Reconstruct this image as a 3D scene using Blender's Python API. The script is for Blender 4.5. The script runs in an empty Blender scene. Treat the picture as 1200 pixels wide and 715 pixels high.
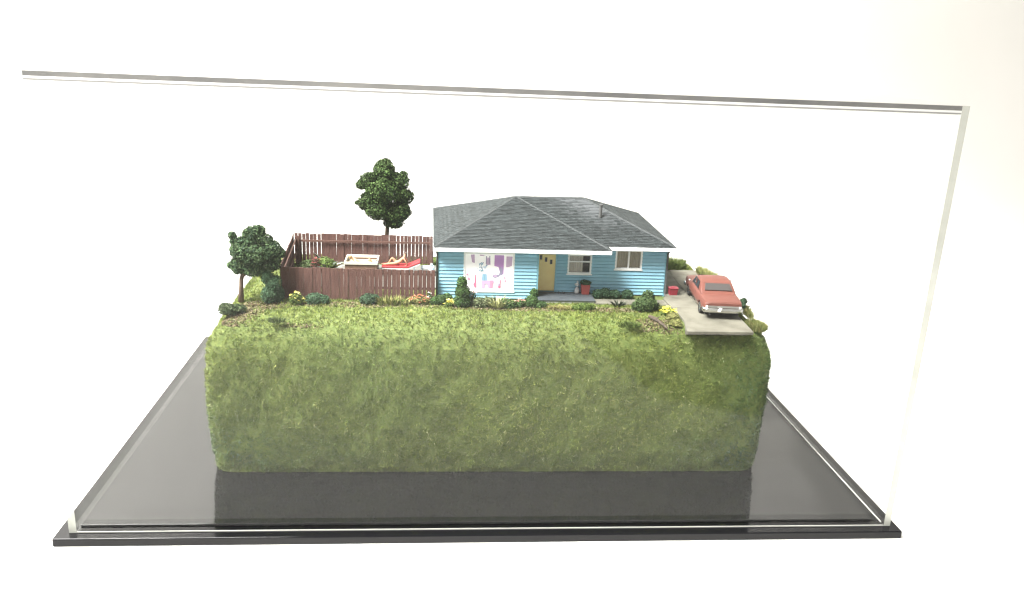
import bpy, bmesh, math, random
import numpy as np
from mathutils import Vector, Matrix
random.seed(7); RNG = np.random.default_rng(11)
S = 0.01                                   # every length below is in centimetres of the model
scene = bpy.context.scene
COL = scene.collection

# ------------------------------------------------------------------ camera
yaw, pitch, roll = .0967, .2981, .0437
f = Vector((math.sin(yaw)*math.cos(pitch), math.cos(yaw)*math.cos(pitch), -math.sin(pitch)))
r = Vector((math.cos(yaw), -math.sin(yaw), 0)); u = r.cross(f)
r2 = r*math.cos(roll)+u*math.sin(roll); u2 = -r*math.sin(roll)+u*math.cos(roll)
cd = bpy.data.cameras.new('camera'); cam = bpy.data.objects.new('camera', cd); COL.objects.link(cam)
cam.matrix_world = Matrix(((r2.x, u2.x, -f.x, -.0354), (r2.y, u2.y, -f.y, -.391), (r2.z, u2.z, -f.z, .2452), (0, 0, 0, 1)))
cd.sensor_width = 36; cd.lens = 30.67; cd.clip_start = .02; cd.clip_end = 50
scene.camera = cam

# ------------------------------------------------------------------ light and exposure
w = bpy.data.worlds.new('World'); scene.world = w; w.use_nodes = True
w.node_tree.nodes['Background'].inputs[0].default_value = (1, .965, .895, 1)
w.node_tree.nodes['Background'].inputs[1].default_value = .74
def area(name, loc, target, size, power, colr=(1, 1, 1)):
    l = bpy.data.lights.new(name, 'AREA'); l.shape = 'RECTANGLE'; l.size, l.size_y = size; l.energy = power; l.color = colr
    o = bpy.data.objects.new(name, l); COL.objects.link(o); o.location = loc
    o.rotation_euler = (Vector(target)-Vector(loc)).to_track_quat('-Z', 'Y').to_euler(); return o
key = area('softbox_key', (-.56, -.22, 1.05), (-.03, .15, .09), (.5, .5), 7.6, (1, .985, .95)); key.data.spread = math.radians(46)
area('backdrop_fill', (-.75, .38, 1.0), (-.26, .95, .33), (.6, .5), 37, (1, .985, .96))  # added lamp that whitens the backdrop, strongest at the left
scene.view_settings.view_transform = 'Standard'; scene.view_settings.look = 'None'
scene.view_settings.exposure = 0; scene.view_settings.gamma = 1
scene.render.engine = 'CYCLES'
cy = scene.cycles; cy.use_denoising = True; cy.use_adaptive_sampling = False; cy.filter_width = 1.3; cy.max_bounces = 10; cy.diffuse_bounces = 4; cy.glossy_bounces = 5
cy.transparent_max_bounces = 24; cy.sample_clamp_indirect = 6

# ------------------------------------------------------------------ materials
MATS = {}
def mat(name, col, rough=.6, col2=None, scale=300, bump=0, bscale=None, metal=0, spec=.5, attr=False, emit=0, mix=(.35, .65), coat=0, stretch=None):
    m = bpy.data.materials.new(name); m.use_nodes = True; nt = m.node_tree; N = nt.nodes; L = nt.links
    b = N['Principled BSDF']; b.inputs['Roughness'].default_value = rough; b.inputs['Metallic'].default_value = metal
    b.inputs['Specular IOR Level'].default_value = spec; b.inputs['Coat Weight'].default_value = coat
    b.inputs['Base Color'].default_value = (*col, 1)
    tc = N.new('ShaderNodeTexCoord'); vec = tc.outputs['Object']
    if stretch:
        mp = N.new('ShaderNodeMapping'); mp.inputs['Scale'].default_value = stretch; L.new(vec, mp.inputs[0]); vec = mp.outputs[0]
    src = None
    if attr:
        a = N.new('ShaderNodeAttribute'); a.attribute_name = 'col'; src = a.outputs['Color']; L.new(src, b.inputs['Base Color'])
    if col2:
        n = N.new('ShaderNodeTexNoise'); n.inputs['Scale'].default_value = scale; n.inputs['Detail'].default_value = 5; L.new(vec, n.inputs['Vector'])
        rmp = N.new('ShaderNodeValToRGB'); rmp.color_ramp.elements[0].position = mix[0]; rmp.color_ramp.elements[1].position = mix[1]
        rmp.color_ramp.elements[0].color = (*col, 1); rmp.color_ramp.elements[1].color = (*col2, 1)
        L.new(n.outputs['Fac'], rmp.inputs[0])
        if attr:
            mx = N.new('ShaderNodeMix'); mx.data_type = 'RGBA'; mx.blend_type = 'MULTIPLY'; mx.inputs[0].default_value = 1
            L.new(src, mx.inputs[6]); L.new(rmp.outputs[0], mx.inputs[7]); L.new(mx.outputs[2], b.inputs['Base Color'])
        else: L.new(rmp.outputs[0], b.inputs['Base Color'])
    if bump:
        n2 = N.new('ShaderNodeTexNoise'); n2.inputs['Scale'].default_value = bscale or scale*2; n2.inputs['Detail'].default_value = 4; L.new(vec, n2.inputs['Vector'])
        bp = N.new('ShaderNodeBump'); bp.inputs['Strength'].default_value = bump; bp.inputs['Distance'].default_value = .0006
        L.new(n2.outputs['Fac'], bp.inputs['Height']); L.new(bp.outputs[0], b.inputs['Normal'])
    if emit:
        b.inputs['Emission Color'].default_value = (*col, 1); b.inputs['Emission Strength'].default_value = emit
    MATS[name] = m; return m
def srgb(r_, g_, b_):
    return tuple(((c/255)/12.92 if c/255 <= .04045 else ((c/255+.055)/1.055)**2.4) for c in (r_, g_, b_))

mat('paper', (.80, .79, .76), .85, (.77, .76, .73), 4, .05, 60)
mat('black_acrylic', (.006, .006, .007), .035, spec=.5)
mat('turf', (.07, .10, .02), .9, (.105, .13, .03), 350, .8, 700)
mat('blade', (1, 1, 1), .8, attr=True, spec=.2)
mat('leaf', (1, 1, 1), .8, attr=True, spec=.2)
mat('soil', (1, 1, 1), .95, attr=True, spec=.1)
mat('bark', (.085, .055, .038), .9, (.16, .115, .085), 500, .8)
mat('siding', (.225, .445, .575), .6, (.25, .475, .605), 150, .15, 900)
mat('white_paint', (.86, .865, .87), .45, (.80, .805, .81), 200)
mat('corner_trim', (.16, .36, .45), .6)
mat('grey_metal', (.055, .06, .06), .6, (.08, .08, .08), 300)
mat('dark_metal', (.045, .045, .045), .5)
mat('shingle', (1, 1, 1), .8, (.75, .75, .75), 900, .5, 1500, attr=True, spec=.25)
mat('roof_deck', (.06, .065, .07), .7)
mat('ridge', (.034, .039, .04), .85, (.048, .053, .055), 500, .3)
mat('door_yellow', (.86, .68, .32), .5, (.83, .64, .29), 300)
mat('dark_glass', (.02, .02, .022), .12)
mat('interior', (.05, .048, .046), .9)
mat('curtain', (.36, .33, .27), .8, (.29, .26, .21), 300, stretch=(8, 1, .3))
mat('net_curtain', (.50, .47, .43), .8, (.42, .39, .36), 300, stretch=(8, 1, .3))
mat('fence_wood', (.072, .031, .025), .8, (.105, .049, .039), 260, .4, 600, stretch=(3, 3, .4))
mat('fence_rail', (.085, .040, .029), .8, (.115, .056, .042), 260, .3, 600, stretch=(.4, 3, 3))
mat('concrete', (.150, .142, .112), .9, (.095, .089, .068), 90, .35, 900, mix=(.38, .66))
mat('patio_concrete', (.13, .125, .11), .9, (.095, .092, .08), 120, .3, 900)
mat('porch_paint', (.042, .05, .058), .65, (.062, .07, .078), 200, .2)
mat('car_paint', (.135, .043, .031), .5, (.115, .037, .026), 220, .12, 1800, mix=(.3, .75))
mat('chrome', (.62, .62, .60), .22, metal=1)
mat('car_glass', (.05, .045, .044), .35)
mat('rubber', (.022, .022, .022), .8)
mat('tail_red', (.25, .02, .02), .3)
mat('plate_white', (.8, .8, .78), .4)
mat('skin_tan', (.37, .19, .11), .6, (.32, .16, .09), 300)
mat('skin_fair', (.40, .25, .15), .6, (.35, .21, .12), 300)
mat('hair', (.05, .03, .02), .6)
mat('hair_light', (.30, .17, .07), .6)
mat('red_cushion', (.30, .018, .022), .7, (.26, .015, .019), 300, .2)
mat('white_plastic', (.62, .62, .60), .4)
mat('tub_white', (.50, .47, .39), .4)
mat('tub_side', (.10, .055, .035), .6, (.14, .08, .05), 300)
mat('pool_water', (.34, .31, .21), .12)
mat('red_plastic', (.23, .022, .035), .5)
mat('terracotta', (.23, .045, .04), .7)
mat('stone_grey', (.30, .30, .30), .9, (.42, .42, .42), 400, .4)
mat('wood_log', (.028, .021, .015), .95, (.075, .055, .038), 300, .8)
mat('joint_grey', (.22, .22, .21), .4)
mat('edge_shine', (.38, .38, .35), .4)
mat('base_black', (.005, .005, .006), .06, spec=.22)
mat('black_leather', (.02, .02, .022), .5)
mat('print_white', (.86, .84, .86), .35, emit=.25)
PRINT = {k: mat('print_'+k, tuple(.62*v for v in c), .5, emit=.14) for k, c in dict(purple=(.66, .35, .80), lilac=(.80, .58, .86), pink=(.86, .42, .62), teal=(.28, .58, .72), blue=(.40, .66, .90), grey=(.46, .42, .62), rose=(.80, .25, .42)).items()}

def acrylic():
    m = bpy.data.materials.new('clear_acrylic'); m.use_nodes = True; nt = m.node_tree; N = nt.nodes; L = nt.links
    N.remove(N['Principled BSDF']); out = N['Material Output']
    g = N.new('ShaderNodeNewGeometry'); d = N.new('ShaderNodeVectorMath'); d.operation = 'DOT_PRODUCT'
    L.new(g.outputs['Incoming'], d.inputs[0]); L.new(g.outputs['Normal'], d.inputs[1])
    def mth(op, a, b=None):
        n = N.new('ShaderNodeMath'); n.operation = op
        for i, v in enumerate((a, b)):
            if v is None: continue
            if isinstance(v, (int, float)): n.inputs[i].default_value = v
            else: L.new(v, n.inputs[i])
        return n.outputs[0]
    c = mth('ABSOLUTE', d.outputs['Value']); p = mth('POWER', mth('SUBTRACT', 1.0, c), 5.0)
    F = mth('ADD', mth('MULTIPLY', p, .95), .018)          # reflectance of anti-glare acrylic, the same from both faces
    t = N.new('ShaderNodeBsdfTransparent'); t.inputs[0].default_value = (.99, .992, .988, 1)
    gl = N.new('ShaderNodeBsdfGlossy'); gl.inputs['Roughness'].default_value = .03; gl.inputs['Color'].default_value = (1, 1, 1, 1)
    mx = N.new('ShaderNodeMixShader'); L.new(F, mx.inputs[0]); L.new(t.outputs[0], mx.inputs[1]); L.new(gl.outputs[0], mx.inputs[2])
    L.new(mx.outputs[0], out.inputs['Surface']); MATS['acrylic'] = m
acrylic()
def edge_mat(name, c1, c2, fac, sc):
    m = mat(name, c1, .2, c2, sc); nt = m.node_tree; N = nt.nodes
    t = N.new('ShaderNodeBsdfTransparent'); t.inputs[0].default_value = (.97, .975, .95, 1); mx = N.new('ShaderNodeMixShader'); mx.inputs[0].default_value = fac
    nt.links.new(t.outputs[0], mx.inputs[1]); nt.links.new(N['Principled BSDF'].outputs[0], mx.inputs[2]); nt.links.new(mx.outputs[0], N['Material Output'].inputs['Surface'])
edge_mat('acrylic_edge', (.36, .37, .33), (.43, .44, .40), .85, 60)
edge_mat('acrylic_edge_top', (.085, .085, .085), (.15, .147, .14), .97, 25)

# ------------------------------------------------------------------ mesh helpers
def root_loc(o):
    while o.parent: o = o.parent
    return o.location
class MB:
    def __init__(s): s.v = []; s.f = []; s.c = []; s.mi = []; s.cm = 0
    def add(s, vs, fs, col=None):
        n = len(s.v); s.v += [tuple(v) for v in vs]; s.f += [tuple(i+n for i in q) for q in fs]
        s.mi += [s.cm]*len(fs)
        s.c += [col or (1, 1, 1)]*len(vs); return s
    def box(s, x0, x1, y0, y1, z0, z1, col=None):
        return s.add([(x0,y0,z0),(x1,y0,z0),(x1,y1,z0),(x0,y1,z0),(x0,y0,z1),(x1,y0,z1),(x1,y1,z1),(x0,y1,z1)],
                     [(0,3,2,1),(4,5,6,7),(0,1,5,4),(1,2,6,5),(2,3,7,6),(3,0,4,7)], col)
    def hexa(s, pts, col=None):            # 8 points: bottom ring then top ring
        return s.add(pts, [(0,3,2,1),(4,5,6,7),(0,1,5,4),(1,2,6,5),(2,3,7,6),(3,0,4,7)], col)
    def prism(s, poly, z0, z1, col=None):
        n = len(poly)
        return s.add([(x,y,z0) for x,y in poly]+[(x,y,z1) for x,y in poly],
                     [tuple(range(n))[::-1], tuple(range(n,2*n))]+[(i,(i+1)%n,n+(i+1)%n,n+i) for i in range(n)], col)
    def tube(s, pts, rad, n=8, col=None):
        pts = [Vector(p) for p in pts]; rad = rad if isinstance(rad, (list, tuple)) else [rad]*len(pts)
        vs = []; ref = Vector((.13, .31, .94))
        for i, p in enumerate(pts):
            t = (pts[min(i+1, len(pts)-1)]-pts[max(i-1, 0)]).normalized()
            a = t.cross(ref)
            if a.length < .1: a = t.cross(Vector((1, 0, 0)))
            a.normalize(); b = t.cross(a)
            vs += [p+(a*math.cos(k*2*math.pi/n)+b*math.sin(k*2*math.pi/n))*rad[i] for k in range(n)]
        fs = [(i*n+k, i*n+(k+1)%n, (i+1)*n+(k+1)%n, (i+1)*n+k) for i in range(len(pts)-1) for k in range(n)]
        fs += [tuple(range(n))[::-1], tuple(range((len(pts)-1)*n, len(pts)*n))]
        return s.add(vs, fs, col)
    def lathe(s, c, prof, n=16, col=None):
        vs = [(c[0]+r_*math.cos(k*2*math.pi/n), c[1]+r_*math.sin(k*2*math.pi/n), c[2]+z) for r_, z in prof for k in range(n)]
        fs = [(i*n+k, i*n+(k+1)%n, (i+1)*n+(k+1)%n, (i+1)*n+k) for i in range(len(prof)-1) for k in range(n)]
        fs += [tuple(range(n))[::-1], tuple(range((len(prof)-1)*n, len(prof)*n))]
        return s.add(vs, fs, col)
    def blob(s, c, rad, seed=0, sub=2, amp=.25, col=None):
        bm = bmesh.new(); bmesh.ops.create_icosphere(bm, subdivisions=sub, radius=1); rr = random.Random(seed)
        ph = [rr.uniform(0, 6) for _ in range(6)]
        rad = rad if isinstance(rad, (tuple, list)) else (rad,)*3
        vs = []
        for v in bm.verts:
            p = v.co; k = 1+amp*(math.sin(p.x*4+ph[0])*math.sin(p.y*4+ph[1])+.6*math.sin(p.z*7+ph[2]+p.x*5)*math.sin(p.y*6+ph[3]))
            vs.append((c[0]+p.x*rad[0]*k, c[1]+p.y*rad[1]*k, c[2]+p.z*rad[2]*k))
        fs = [tuple(v.index for v in q.verts) for q in bm.faces]; bm.free()
        return s.add(vs, fs, col)
    def build(s, name, m, parent=None, loc=None, smooth=False, bevel=0, colors=False):
        ms = m if isinstance(m, (list, tuple)) else [m]
        if parent: o0 = Vector(root_loc(parent))
        else: o0 = Vector(loc)*S if loc else Vector((0, 0, 0))
        me = bpy.data.meshes.new(name)
        me.from_pydata([tuple(Vector(v)*S-o0) for v in s.v], [], s.f)
        for k in ms: me.materials.append(MATS[k])
        if len(ms) > 1: me.polygons.foreach_set('material_index', s.mi)
        if smooth: me.polygons.foreach_set('use_smooth', [True]*len(me.polygons))
        if colors:
            at = me.color_attributes.new('col', 'FLOAT_COLOR', 'POINT')
            at.data.foreach_set('color', np.c_[np.array(s.c, dtype=np.float32), np.ones(len(s.c), np.float32)].ravel())
        o = bpy.data.objects.new(name, me); COL.objects.link(o)
        if parent: o.parent = parent
        else: o.location = o0
        if bevel:
            b = o.modifiers.new('bevel', 'BEVEL'); b.width = bevel*S; b.segments = 2; b.limit_method = 'ANGLE'
        return o
def np_mesh(name, V, F, C, m, parent=None, loc=None):
    """triangles from numpy arrays (cm)"""
    o0 = np.array(root_loc(parent)) if parent else (np.array(loc)*S if loc else np.zeros(3))
    me = bpy.data.meshes.new(name); V = (V*S-o0).astype(np.float32)
    me.vertices.add(len(V)); me.vertices.foreach_set('co', V.ravel())
    me.loops.add(F.size); me.loops.foreach_set('vertex_index', F.astype(np.int32).ravel())
    k = F.shape[1]; me.polygons.add(len(F)); me.polygons.foreach_set('loop_start', np.arange(0, F.size, k, dtype=np.int32))
    me.update(calc_edges=True); me.validate()
    at = me.color_attributes.new('col', 'FLOAT_COLOR', 'POINT')
    at.data.foreach_set('color', np.c_[C, np.ones(len(C))].astype(np.float32).ravel())
    me.materials.append(MATS[m]); o = bpy.data.objects.new(name, me); COL.objects.link(o)
    if parent: o.parent = parent
    else: o.location = Vector(o0)
    return o
def tag(o, label, cat, group=None):
    o['label'] = label; o['category'] = cat
    if group: o['group'] = group
    return o
def thing(name, loc, label, cat, group=None):
    o = bpy.data.objects.new(name, None); o.empty_display_size = .01; COL.objects.link(o); o.location = Vector(loc)*S
    return tag(o, label, cat, group)
def struct(o): o['kind'] = 'structure'; return o
def stuff(o): o['kind'] = 'stuff'; return o

# ------------------------------------------------------------------ table, backdrop
TZ = 0
sw = MB(); prof = [(12, 0), (40, 0), (62, 0), (70, 0)]
prof += [(70+26.5*math.sin(a), 26.5-26.5*math.cos(a)) for a in np.linspace(.05, math.pi/2, 70)] + [(96.5, 40), (96.5, 80), (96.5, 170)]
xs = np.r_[np.linspace(-150, -30, 12), np.linspace(-27, 63, 61), np.linspace(70, 150, 8)]
def paper(x, y, z):                        # the sweep, with one shallow buckle where it turns up into the wall
    a = math.atan2(y-70, 26.5-z) if 70 < y < 96.5 else None
    if a is None: return (x, y, z)
    e = math.exp(-((x-18)/24)**4); d_ = 26.5*a-(29.5-.10*(x-18)); k = 1.2*e*math.exp(-(d_/3)**2)
    return (x, y-math.sin(a)*k, z+math.cos(a)*k)
vs = [paper(x, y, z) for y, z in prof for x in xs]
nx = len(xs)
sw.add(vs, [(i*nx+k, i*nx+k+1, (i+1)*nx+k+1, (i+1)*nx+k) for i in range(len(prof)-1) for k in range(nx-1)])
# the paper's front end, unseen, right corner cut away to dim the pane's reflection
front = [(-150, -66), (-6, -67), (0, -62), (6, -46), (10, -30), (13, -18), (20, -14), (35, -13), (150, -13)]
sw.add([(x, 12, 0) for x, y in front]+[(x, y, 0) for x, y in front], [(i+9, i+10, i+1, i) for i in range(8)])
struct(sw.build('backdrop', 'paper', smooth=True))

# ------------------------------------------------------------------ display case
W2, D, H, T, T2 = 21.0, 28.5, 22.35, .36, .22
ZP = .44; ZR = .62
base = thing('display_stand', (0, D/2, 0), 'glossy black acrylic base plate under the clear case', 'base')
MB().box(-W2-.6, W2+.42, -.55, D+.55, .004, ZP).build('base_plate', 'base_black', base, bevel=.05)
MB().box(-W2+T+.06, W2-T-.5, T+.06, D-T-.06, ZP+.002, ZR).build('raised_panel', 'black_acrylic', base, bevel=.02)
case = thing('display_case', (0, D/2, ZP), 'clear acrylic box covering the miniature scene', 'display case')
def pane(name, x0, x1, y0, y1, z0, z1, ax, edge='acrylic_edge', bev=0):
    m = MB()
    vs = [(x0,y0,z0),(x1,y0,z0),(x1,y1,z0),(x0,y1,z0),(x0,y0,z1),(x1,y0,z1),(x1,y1,z1),(x0,y1,z1)]
    for q, a in (((0,3,2,1),2),((4,5,6,7),2),((0,1,5,4),1),((1,2,6,5),0),((2,3,7,6),1),((3,0,4,7),0)):
        m.cm = 1 if q == (0,1,5,4) and ax != 1 else 0
        m.add([vs[i] for i in q], [(0,1,2,3)])
    return m.build(name, ['acrylic', edge], case)
g = .004
pane('side_pane', -W2, -W2+T, 0, D, ZP+g, H, 0)
pane('side_pane', W2-T, W2, 0, D, ZP+g, H, 0)
pane('front_pane', -W2+T+g, W2-T-g, 0.01, T, ZP+g+.09, H-T2-.18, 1)
pane('back_pane', -W2+T+g, W2-T-g, D-T, D-.01, ZP+g, H-T2-g, 1)
pane('top_pane', -W2+T+g, W2-T-g, 0, D, H-T2, H-.005, 2, 'acrylic_edge_top')
MB().box(-W2+T+g, W2-T-g, .0, T, H-T2-.10, H-T2-g).build('glue_joint', 'white_plastic', case)
MB().box(-W2+T+g, W2-T-g, .003, T, H-T2-.17, H-T2-.103).build('glue_joint', 'joint_grey', case)
MB().box(-W2+T+g, W2-T-g, .0, .05, ZP+g, ZP+g+.05).build('bottom_edge', 'edge_shine', case)  # pale strip painted as the light caught in the pane's bottom edge
for x in (W2-T,): MB().box(x, x+.06, T+g, D-T-g, ZP+g, ZP+g+.05).build('bottom_edge', 'white_plastic', case)

# ------------------------------------------------------------------ the turf block
BX0, BX1, BY0, BY1, ZT = -15.75, 16.0, 5.5, 23.0, 9.35
def rrect(x0, x1, y0, y1, rad, n=8, m=26):
    pts = []
    for cx, cy_, a0 in ((x1-rad, y0+rad, -90), (x1-rad, y1-rad, 0), (x0+rad, y1-rad, 90), (x0+rad, y0+rad, 180)):
        pts += [(cx+rad*math.cos(math.radians(a0+90*k/n)), cy_+rad*math.sin(math.radians(a0+90*k/n))) for k in range(n+1)]
    out = []
    for i, p in enumerate(pts):
        q = pts[(i+1) % len(pts)]; d_ = math.dist(p, q); k = max(1, int(d_/.5))
        out += [(p[0]+(q[0]-p[0])*j/k, p[1]+(q[1]-p[1])*j/k) for j in range(k)]
    return out
bprof = [(.30, ZR+.002), (.22, 1.0), (.12, 2.0), (.05, 3.5), (.0, 5.0), (.0, 6.4), (.05, 7.4), (.18, 8.1), (.42, 8.6), (.78, 8.98), (1.25, 9.22), (1.85, 9.33), (2.3, ZT)]
def wob(x, y, z): return .07*math.sin(x*1.1+z*.9+1)*math.sin(z*1.3+y*1.7)+.05*math.sin(x*2.7+2)*math.sin(z*2.3+y*2.1)
tm = MB(); rings = []
SQ = {8.1: .09, 8.6: .20, 8.98: .42, 9.22: .85, 9.33: 1.35}
for ins, z in bprof:
    ring = rrect(BX0+.05, BX1-.05, BY0+.05, BY1-.05, 1.0)
    cx, cy_ = (BX0+BX1)/2, (BY0+BY1)/2; hx, hy = (BX1-BX0)/2, (BY1-BY0)/2
    k = 0 if z >= 9.2 or z < .7 else 1
    def inn(x): t_ = min(1, max(0, (x-8.3)/2)); return ins+(SQ.get(z, ins)-ins)*t_*t_*(3-2*t_)
    rings.append([(cx+(x-cx)*(1-(ins+k*wob(x, y, z))/hx), cy_+(y-cy_)*(1-(inn(x)+k*wob(x, y, z))/hy), z) for x, y in ring])
nr = len(rings[0])
tm.add([p for rg in rings for p in rg], [(i*nr+k, i*nr+(k+1) % nr, (i+1)*nr+(k+1) % nr, (i+1)*nr+k) for i in range(len(rings)-1) for k in range(nr)]
       + [tuple(range(nr))[::-1], tuple(range((len(rings)-1)*nr, len(rings)*nr))])
terr = struct(tm.build('turf_block', 'turf', loc=(cx, cy_, ZR), smooth=False))

# ------------------------------------------------------------------ driveway, walkway, porch, patio
ZD = ZT+.15
drv = MB().prism([(10.60,5.9),(14.15,5.9),(14.75,18.35),(11.15,18.35),(11.05,12.0),(10.75,11.55),(10.85,7.1)], ZT-.30, ZD-.03).build('driveway', 'concrete', loc=(12.5, 11, ZT)); struct(drv)
def slab(poly, z0, z1, parent, m='concrete'): return MB().prism(poly, z0, z1).build('concrete_slab', m, parent, bevel=.02)
slab([(10.45,5.15),(14.22,5.15),(14.40,9.50),(10.80,9.50),(10.84,7.15)], ZT-.02, ZD, drv)
slab([(10.80,9.54),(12.52,9.54),(12.50,13.9),(11.08,13.9),(11.03,12.05),(10.72,11.5)], ZT-.1, ZD, drv)
slab([(12.56,9.54),(14.40,9.54),(14.62,13.9),(12.54,13.9)], ZT-.1, ZD+.004, drv)
slab([(11.08,13.94),(12.50,13.94),(12.80,18.42),(11.10,18.42)], ZT-.1, ZD-.003, drv)
slab([(12.54,13.94),(14.62,13.94),(14.80,18.42),(12.84,18.42)], ZT-.1, ZD+.003, drv)
wk = struct(MB().prism([(6.3,10.45),(10.74,10.2),(10.70,11.25),(6.3,11.35)], ZT-.1, ZT+.05).build('walkway', 'concrete', loc=(8.5, 10.9, ZT)))
for i in range(4):
    a, b = 6.28+i*1.115+.015, 6.28+(i+1)*1.115-.015
    slab([(a,10.42-.02*i),(b,10.40-.02*i),(b,11.33),(a,11.33)], ZT-.09, ZT+.075+.006*(i % 2), wk)
pt = struct(MB().box(-11.9, -3.25, 13.2, 18.7, ZT-.1, ZT+.05).build('patio', 'patio_concrete', loc=(-7, 16, ZT)))
for i in range(4):
    for j in range(3):
        x0 = -11.85+i*2.13; y0 = 13.25+j*1.8
        slab([(x0,y0),(x0+2.1,y0),(x0+2.1,y0+1.77),(x0,y0+1.77)], ZT-.05, ZT+.07+.004*((i+j) % 2), pt, 'patio_concrete')

# ------------------------------------------------------------------ house
HX0, HX1, HYF, HYB, HYM, BXR = -3.1, 10.9, 11.2, 22.0, 12.45, 2.74
ZW0, ZW1 = ZT, 12.40
house = thing('house', (4, 17, ZT), 'pale blue clapboard bungalow with grey hip roof and yellow front door', 'house')
def wall(u0, u1, put, openings, name='wall', d_in=.10):
    """put(u, d, z): d is the distance out of the wall; openings (u0,u1,z0,z1)"""
    m = MB(); cuts = sorted({u0, u1, *[o[0] for o in openings], *[o[1] for o in openings]})
    def blk(a, b, z0, z1, d0, d1, d1t=None):
        d1t = d1 if d1t is None else d1t
        P = [put(a,d0,z0),put(b,d0,z0),put(b,d1,z0),put(a,d1,z0),put(a,d0,z1),put(b,d0,z1),put(b,d1t,z1),put(a,d1t,z1)]
        return P
    for a, b in zip(cuts, cuts[1:]):
        os_ = sorted([o for o in openings if o[0] <= a+1e-6 and o[1] >= b-1e-6], key=lambda o: o[2]); z = ZW0+.02
        for o in os_:
            if o[2]-z > .01: m.hexa(blk(a, b, z, o[2], -d_in, -.002))
            z = o[3]
        if ZW1-z > .01: m.hexa(blk(a, b, z, ZW1, -d_in, -.002))
    wl = m.build(name, 'siding', house)
    P = .212; n = int(math.ceil((ZW1-ZW0-.10)/P))
    for i in range(n):
        z0 = ZW0+.10+i*P; z1 = min(z0+P-.032, ZW1); segs = [(u0, u1)]
        for o in openings:
            if o[2] < z1-.03 and o[3] > z0+.03:
                ns = []
                for a, b in segs:
                    if o[0] > a+.02: ns.append((a, min(b, o[0])))
                    if o[1] < b-.02: ns.append((max(a, o[1]), b))
                    if o[0] >= b or o[1] <= a: ns = ns if (a, b) in ns else ns
                segs = [s_ for s_ in ns if s_[1]-s_[0] > .02] if not (o[0] >= u1 or o[1] <= u0) else segs
        for a, b in segs:
            MB().hexa(blk(a+.003, b-.003, z0, z1, -.001, .13, .075)).build('siding_board', 'siding', wl)
    return wl
WIN_P = (-1.64, 1.36, 9.88, 12.24); WIN_1 = (4.79, 6.25, 10.72, 11.95); WIN_2 = (7.74, 9.40, 11.06, 12.28); DOOR = (2.84, 4.10, 9.55, 11.98)
wall(HX0, BXR, lambda u_, d_, z: (u_, HYF-d_, z), [WIN_P])
wall(BXR, HX1, lambda u_, d_, z: (u_, HYM-d_, z), [DOOR, WIN_1, WIN_2])
wall(HYF+.07, HYM-.07, lambda u_, d_, z: (BXR+d_, u_, z), [])
wall(HYM+.07, HYB-.07, lambda u_, d_, z: (HX1+d_, u_, z), [])
wall(HYF+.07, HYB-.07, lambda u_, d_, z: (HX0-d_, u_, z), [])
wall(HX0+.07, HX1-.07, lambda u_, d_, z: (u_, HYB+d_, z), [])
for x, y in ((HX0-.03, HYF-.03), (BXR+.03, HYF-.03), (HX1+.03, HYM-.03), (HX1+.03, HYB+.03), (HX0-.03, HYB+.03)):
    MB().box(x-.07, x+.07, y-.07, y+.07, ZW0, ZW1-.003).build('corner_trim', 'corner_trim', house)
MB().box(HX0-.02, BXR+.02, HYF-.02, HYB+.02, ZW0-.06, ZW0+.10).box(BXR+.021, HX1+.02, HYM-.02, HYB+.019, ZW0-.06, ZW0+.10).build('foundation', 'stone_grey', house)
# interior behind the windows
MB().box(HX0+.5, HX1-.5, HYM+1.6, HYB-.5, ZW0+.1, ZW1-.1).build('room_interior', 'interior', house)

def window(o, y, kind):
    u0, u1, z0, z1 = o; t = .085; m = MB()
    m.box(u0-.02, u0+t, y-.11, y+.02, z0+.001, z1).box(u1-t, u1+.02, y-.11, y+.02, z0+.001, z1)
    m.box(u0+t+.001, u1-t-.001, y-.108, y+.02, z1-t, z1-.001).box(u0+t+.001, u1-t-.001, y-.108, y+.02, z0+.002, z0+t)
    fr = m.build('window', 'white_paint', house)
    MB().box(u0-.07, u1+.07, y-.15, y+.01, z0-.07, z0).build('sill', 'white_paint', fr)
    if kind == 'slide':
        xm = (u0+u1)/2
        MB().box(xm-.05, xm+.05, y-.10, y+.015, z0+t, z1-t).build('mullion', 'white_paint', fr)
        for a, b in ((u0+t, xm-.05), (xm+.05, u1-t)):
            MB().box(a, b, y-.03, y-.02, z0+t, z1-t).build('pane', 'acrylic', fr)
            c = MB(); n = 34
            vs = [(a+(b-a)*k/(n-1), y+.06+.035*math.sin(k*1.25+a), z) for z in (z0+t, z1-t) for k in range(n)]
            c.add(vs, [(k, k+1, n+k+1, n+k) for k in range(n-1)]).build('curtain', 'curtain', fr, smooth=True)
    if kind == 'sash':
        zm = z0+(z1-z0)*.62
        MB().box(u0+t, u1-t, y-.10, y+.015, zm-.035, zm+.035).build('meeting_rail', 'white_paint', fr)
        for a, b in ((z0+t, zm-.035), (zm+.035, z1-t)):
            MB().box(u0+t, u1-t, y-.03, y-.02, a, b).build('pane', 'acrylic', fr)
        c = MB(); n = 40; b = u0+(u1-u0)*.66
        vs = [(u0+t+(b-u0-t)*k/(n-1), y+.07+.03*math.sin(k*1.0), z) for z in (z0+t, z1-t) for k in range(n)]
        c.add(vs, [(k, k+1, n+k+1, n+k) for k in range(n-1)]).build('curtain', 'net_curtain', fr, smooth=True)
        MB().box(u0+.0, u1-.0, y+.3, y+.35, z0, z1).build('dark_room', 'interior', fr)
    return fr
window(WIN_1, HYM, 'sash'); window(WIN_2, HYM, 'slide')
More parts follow.
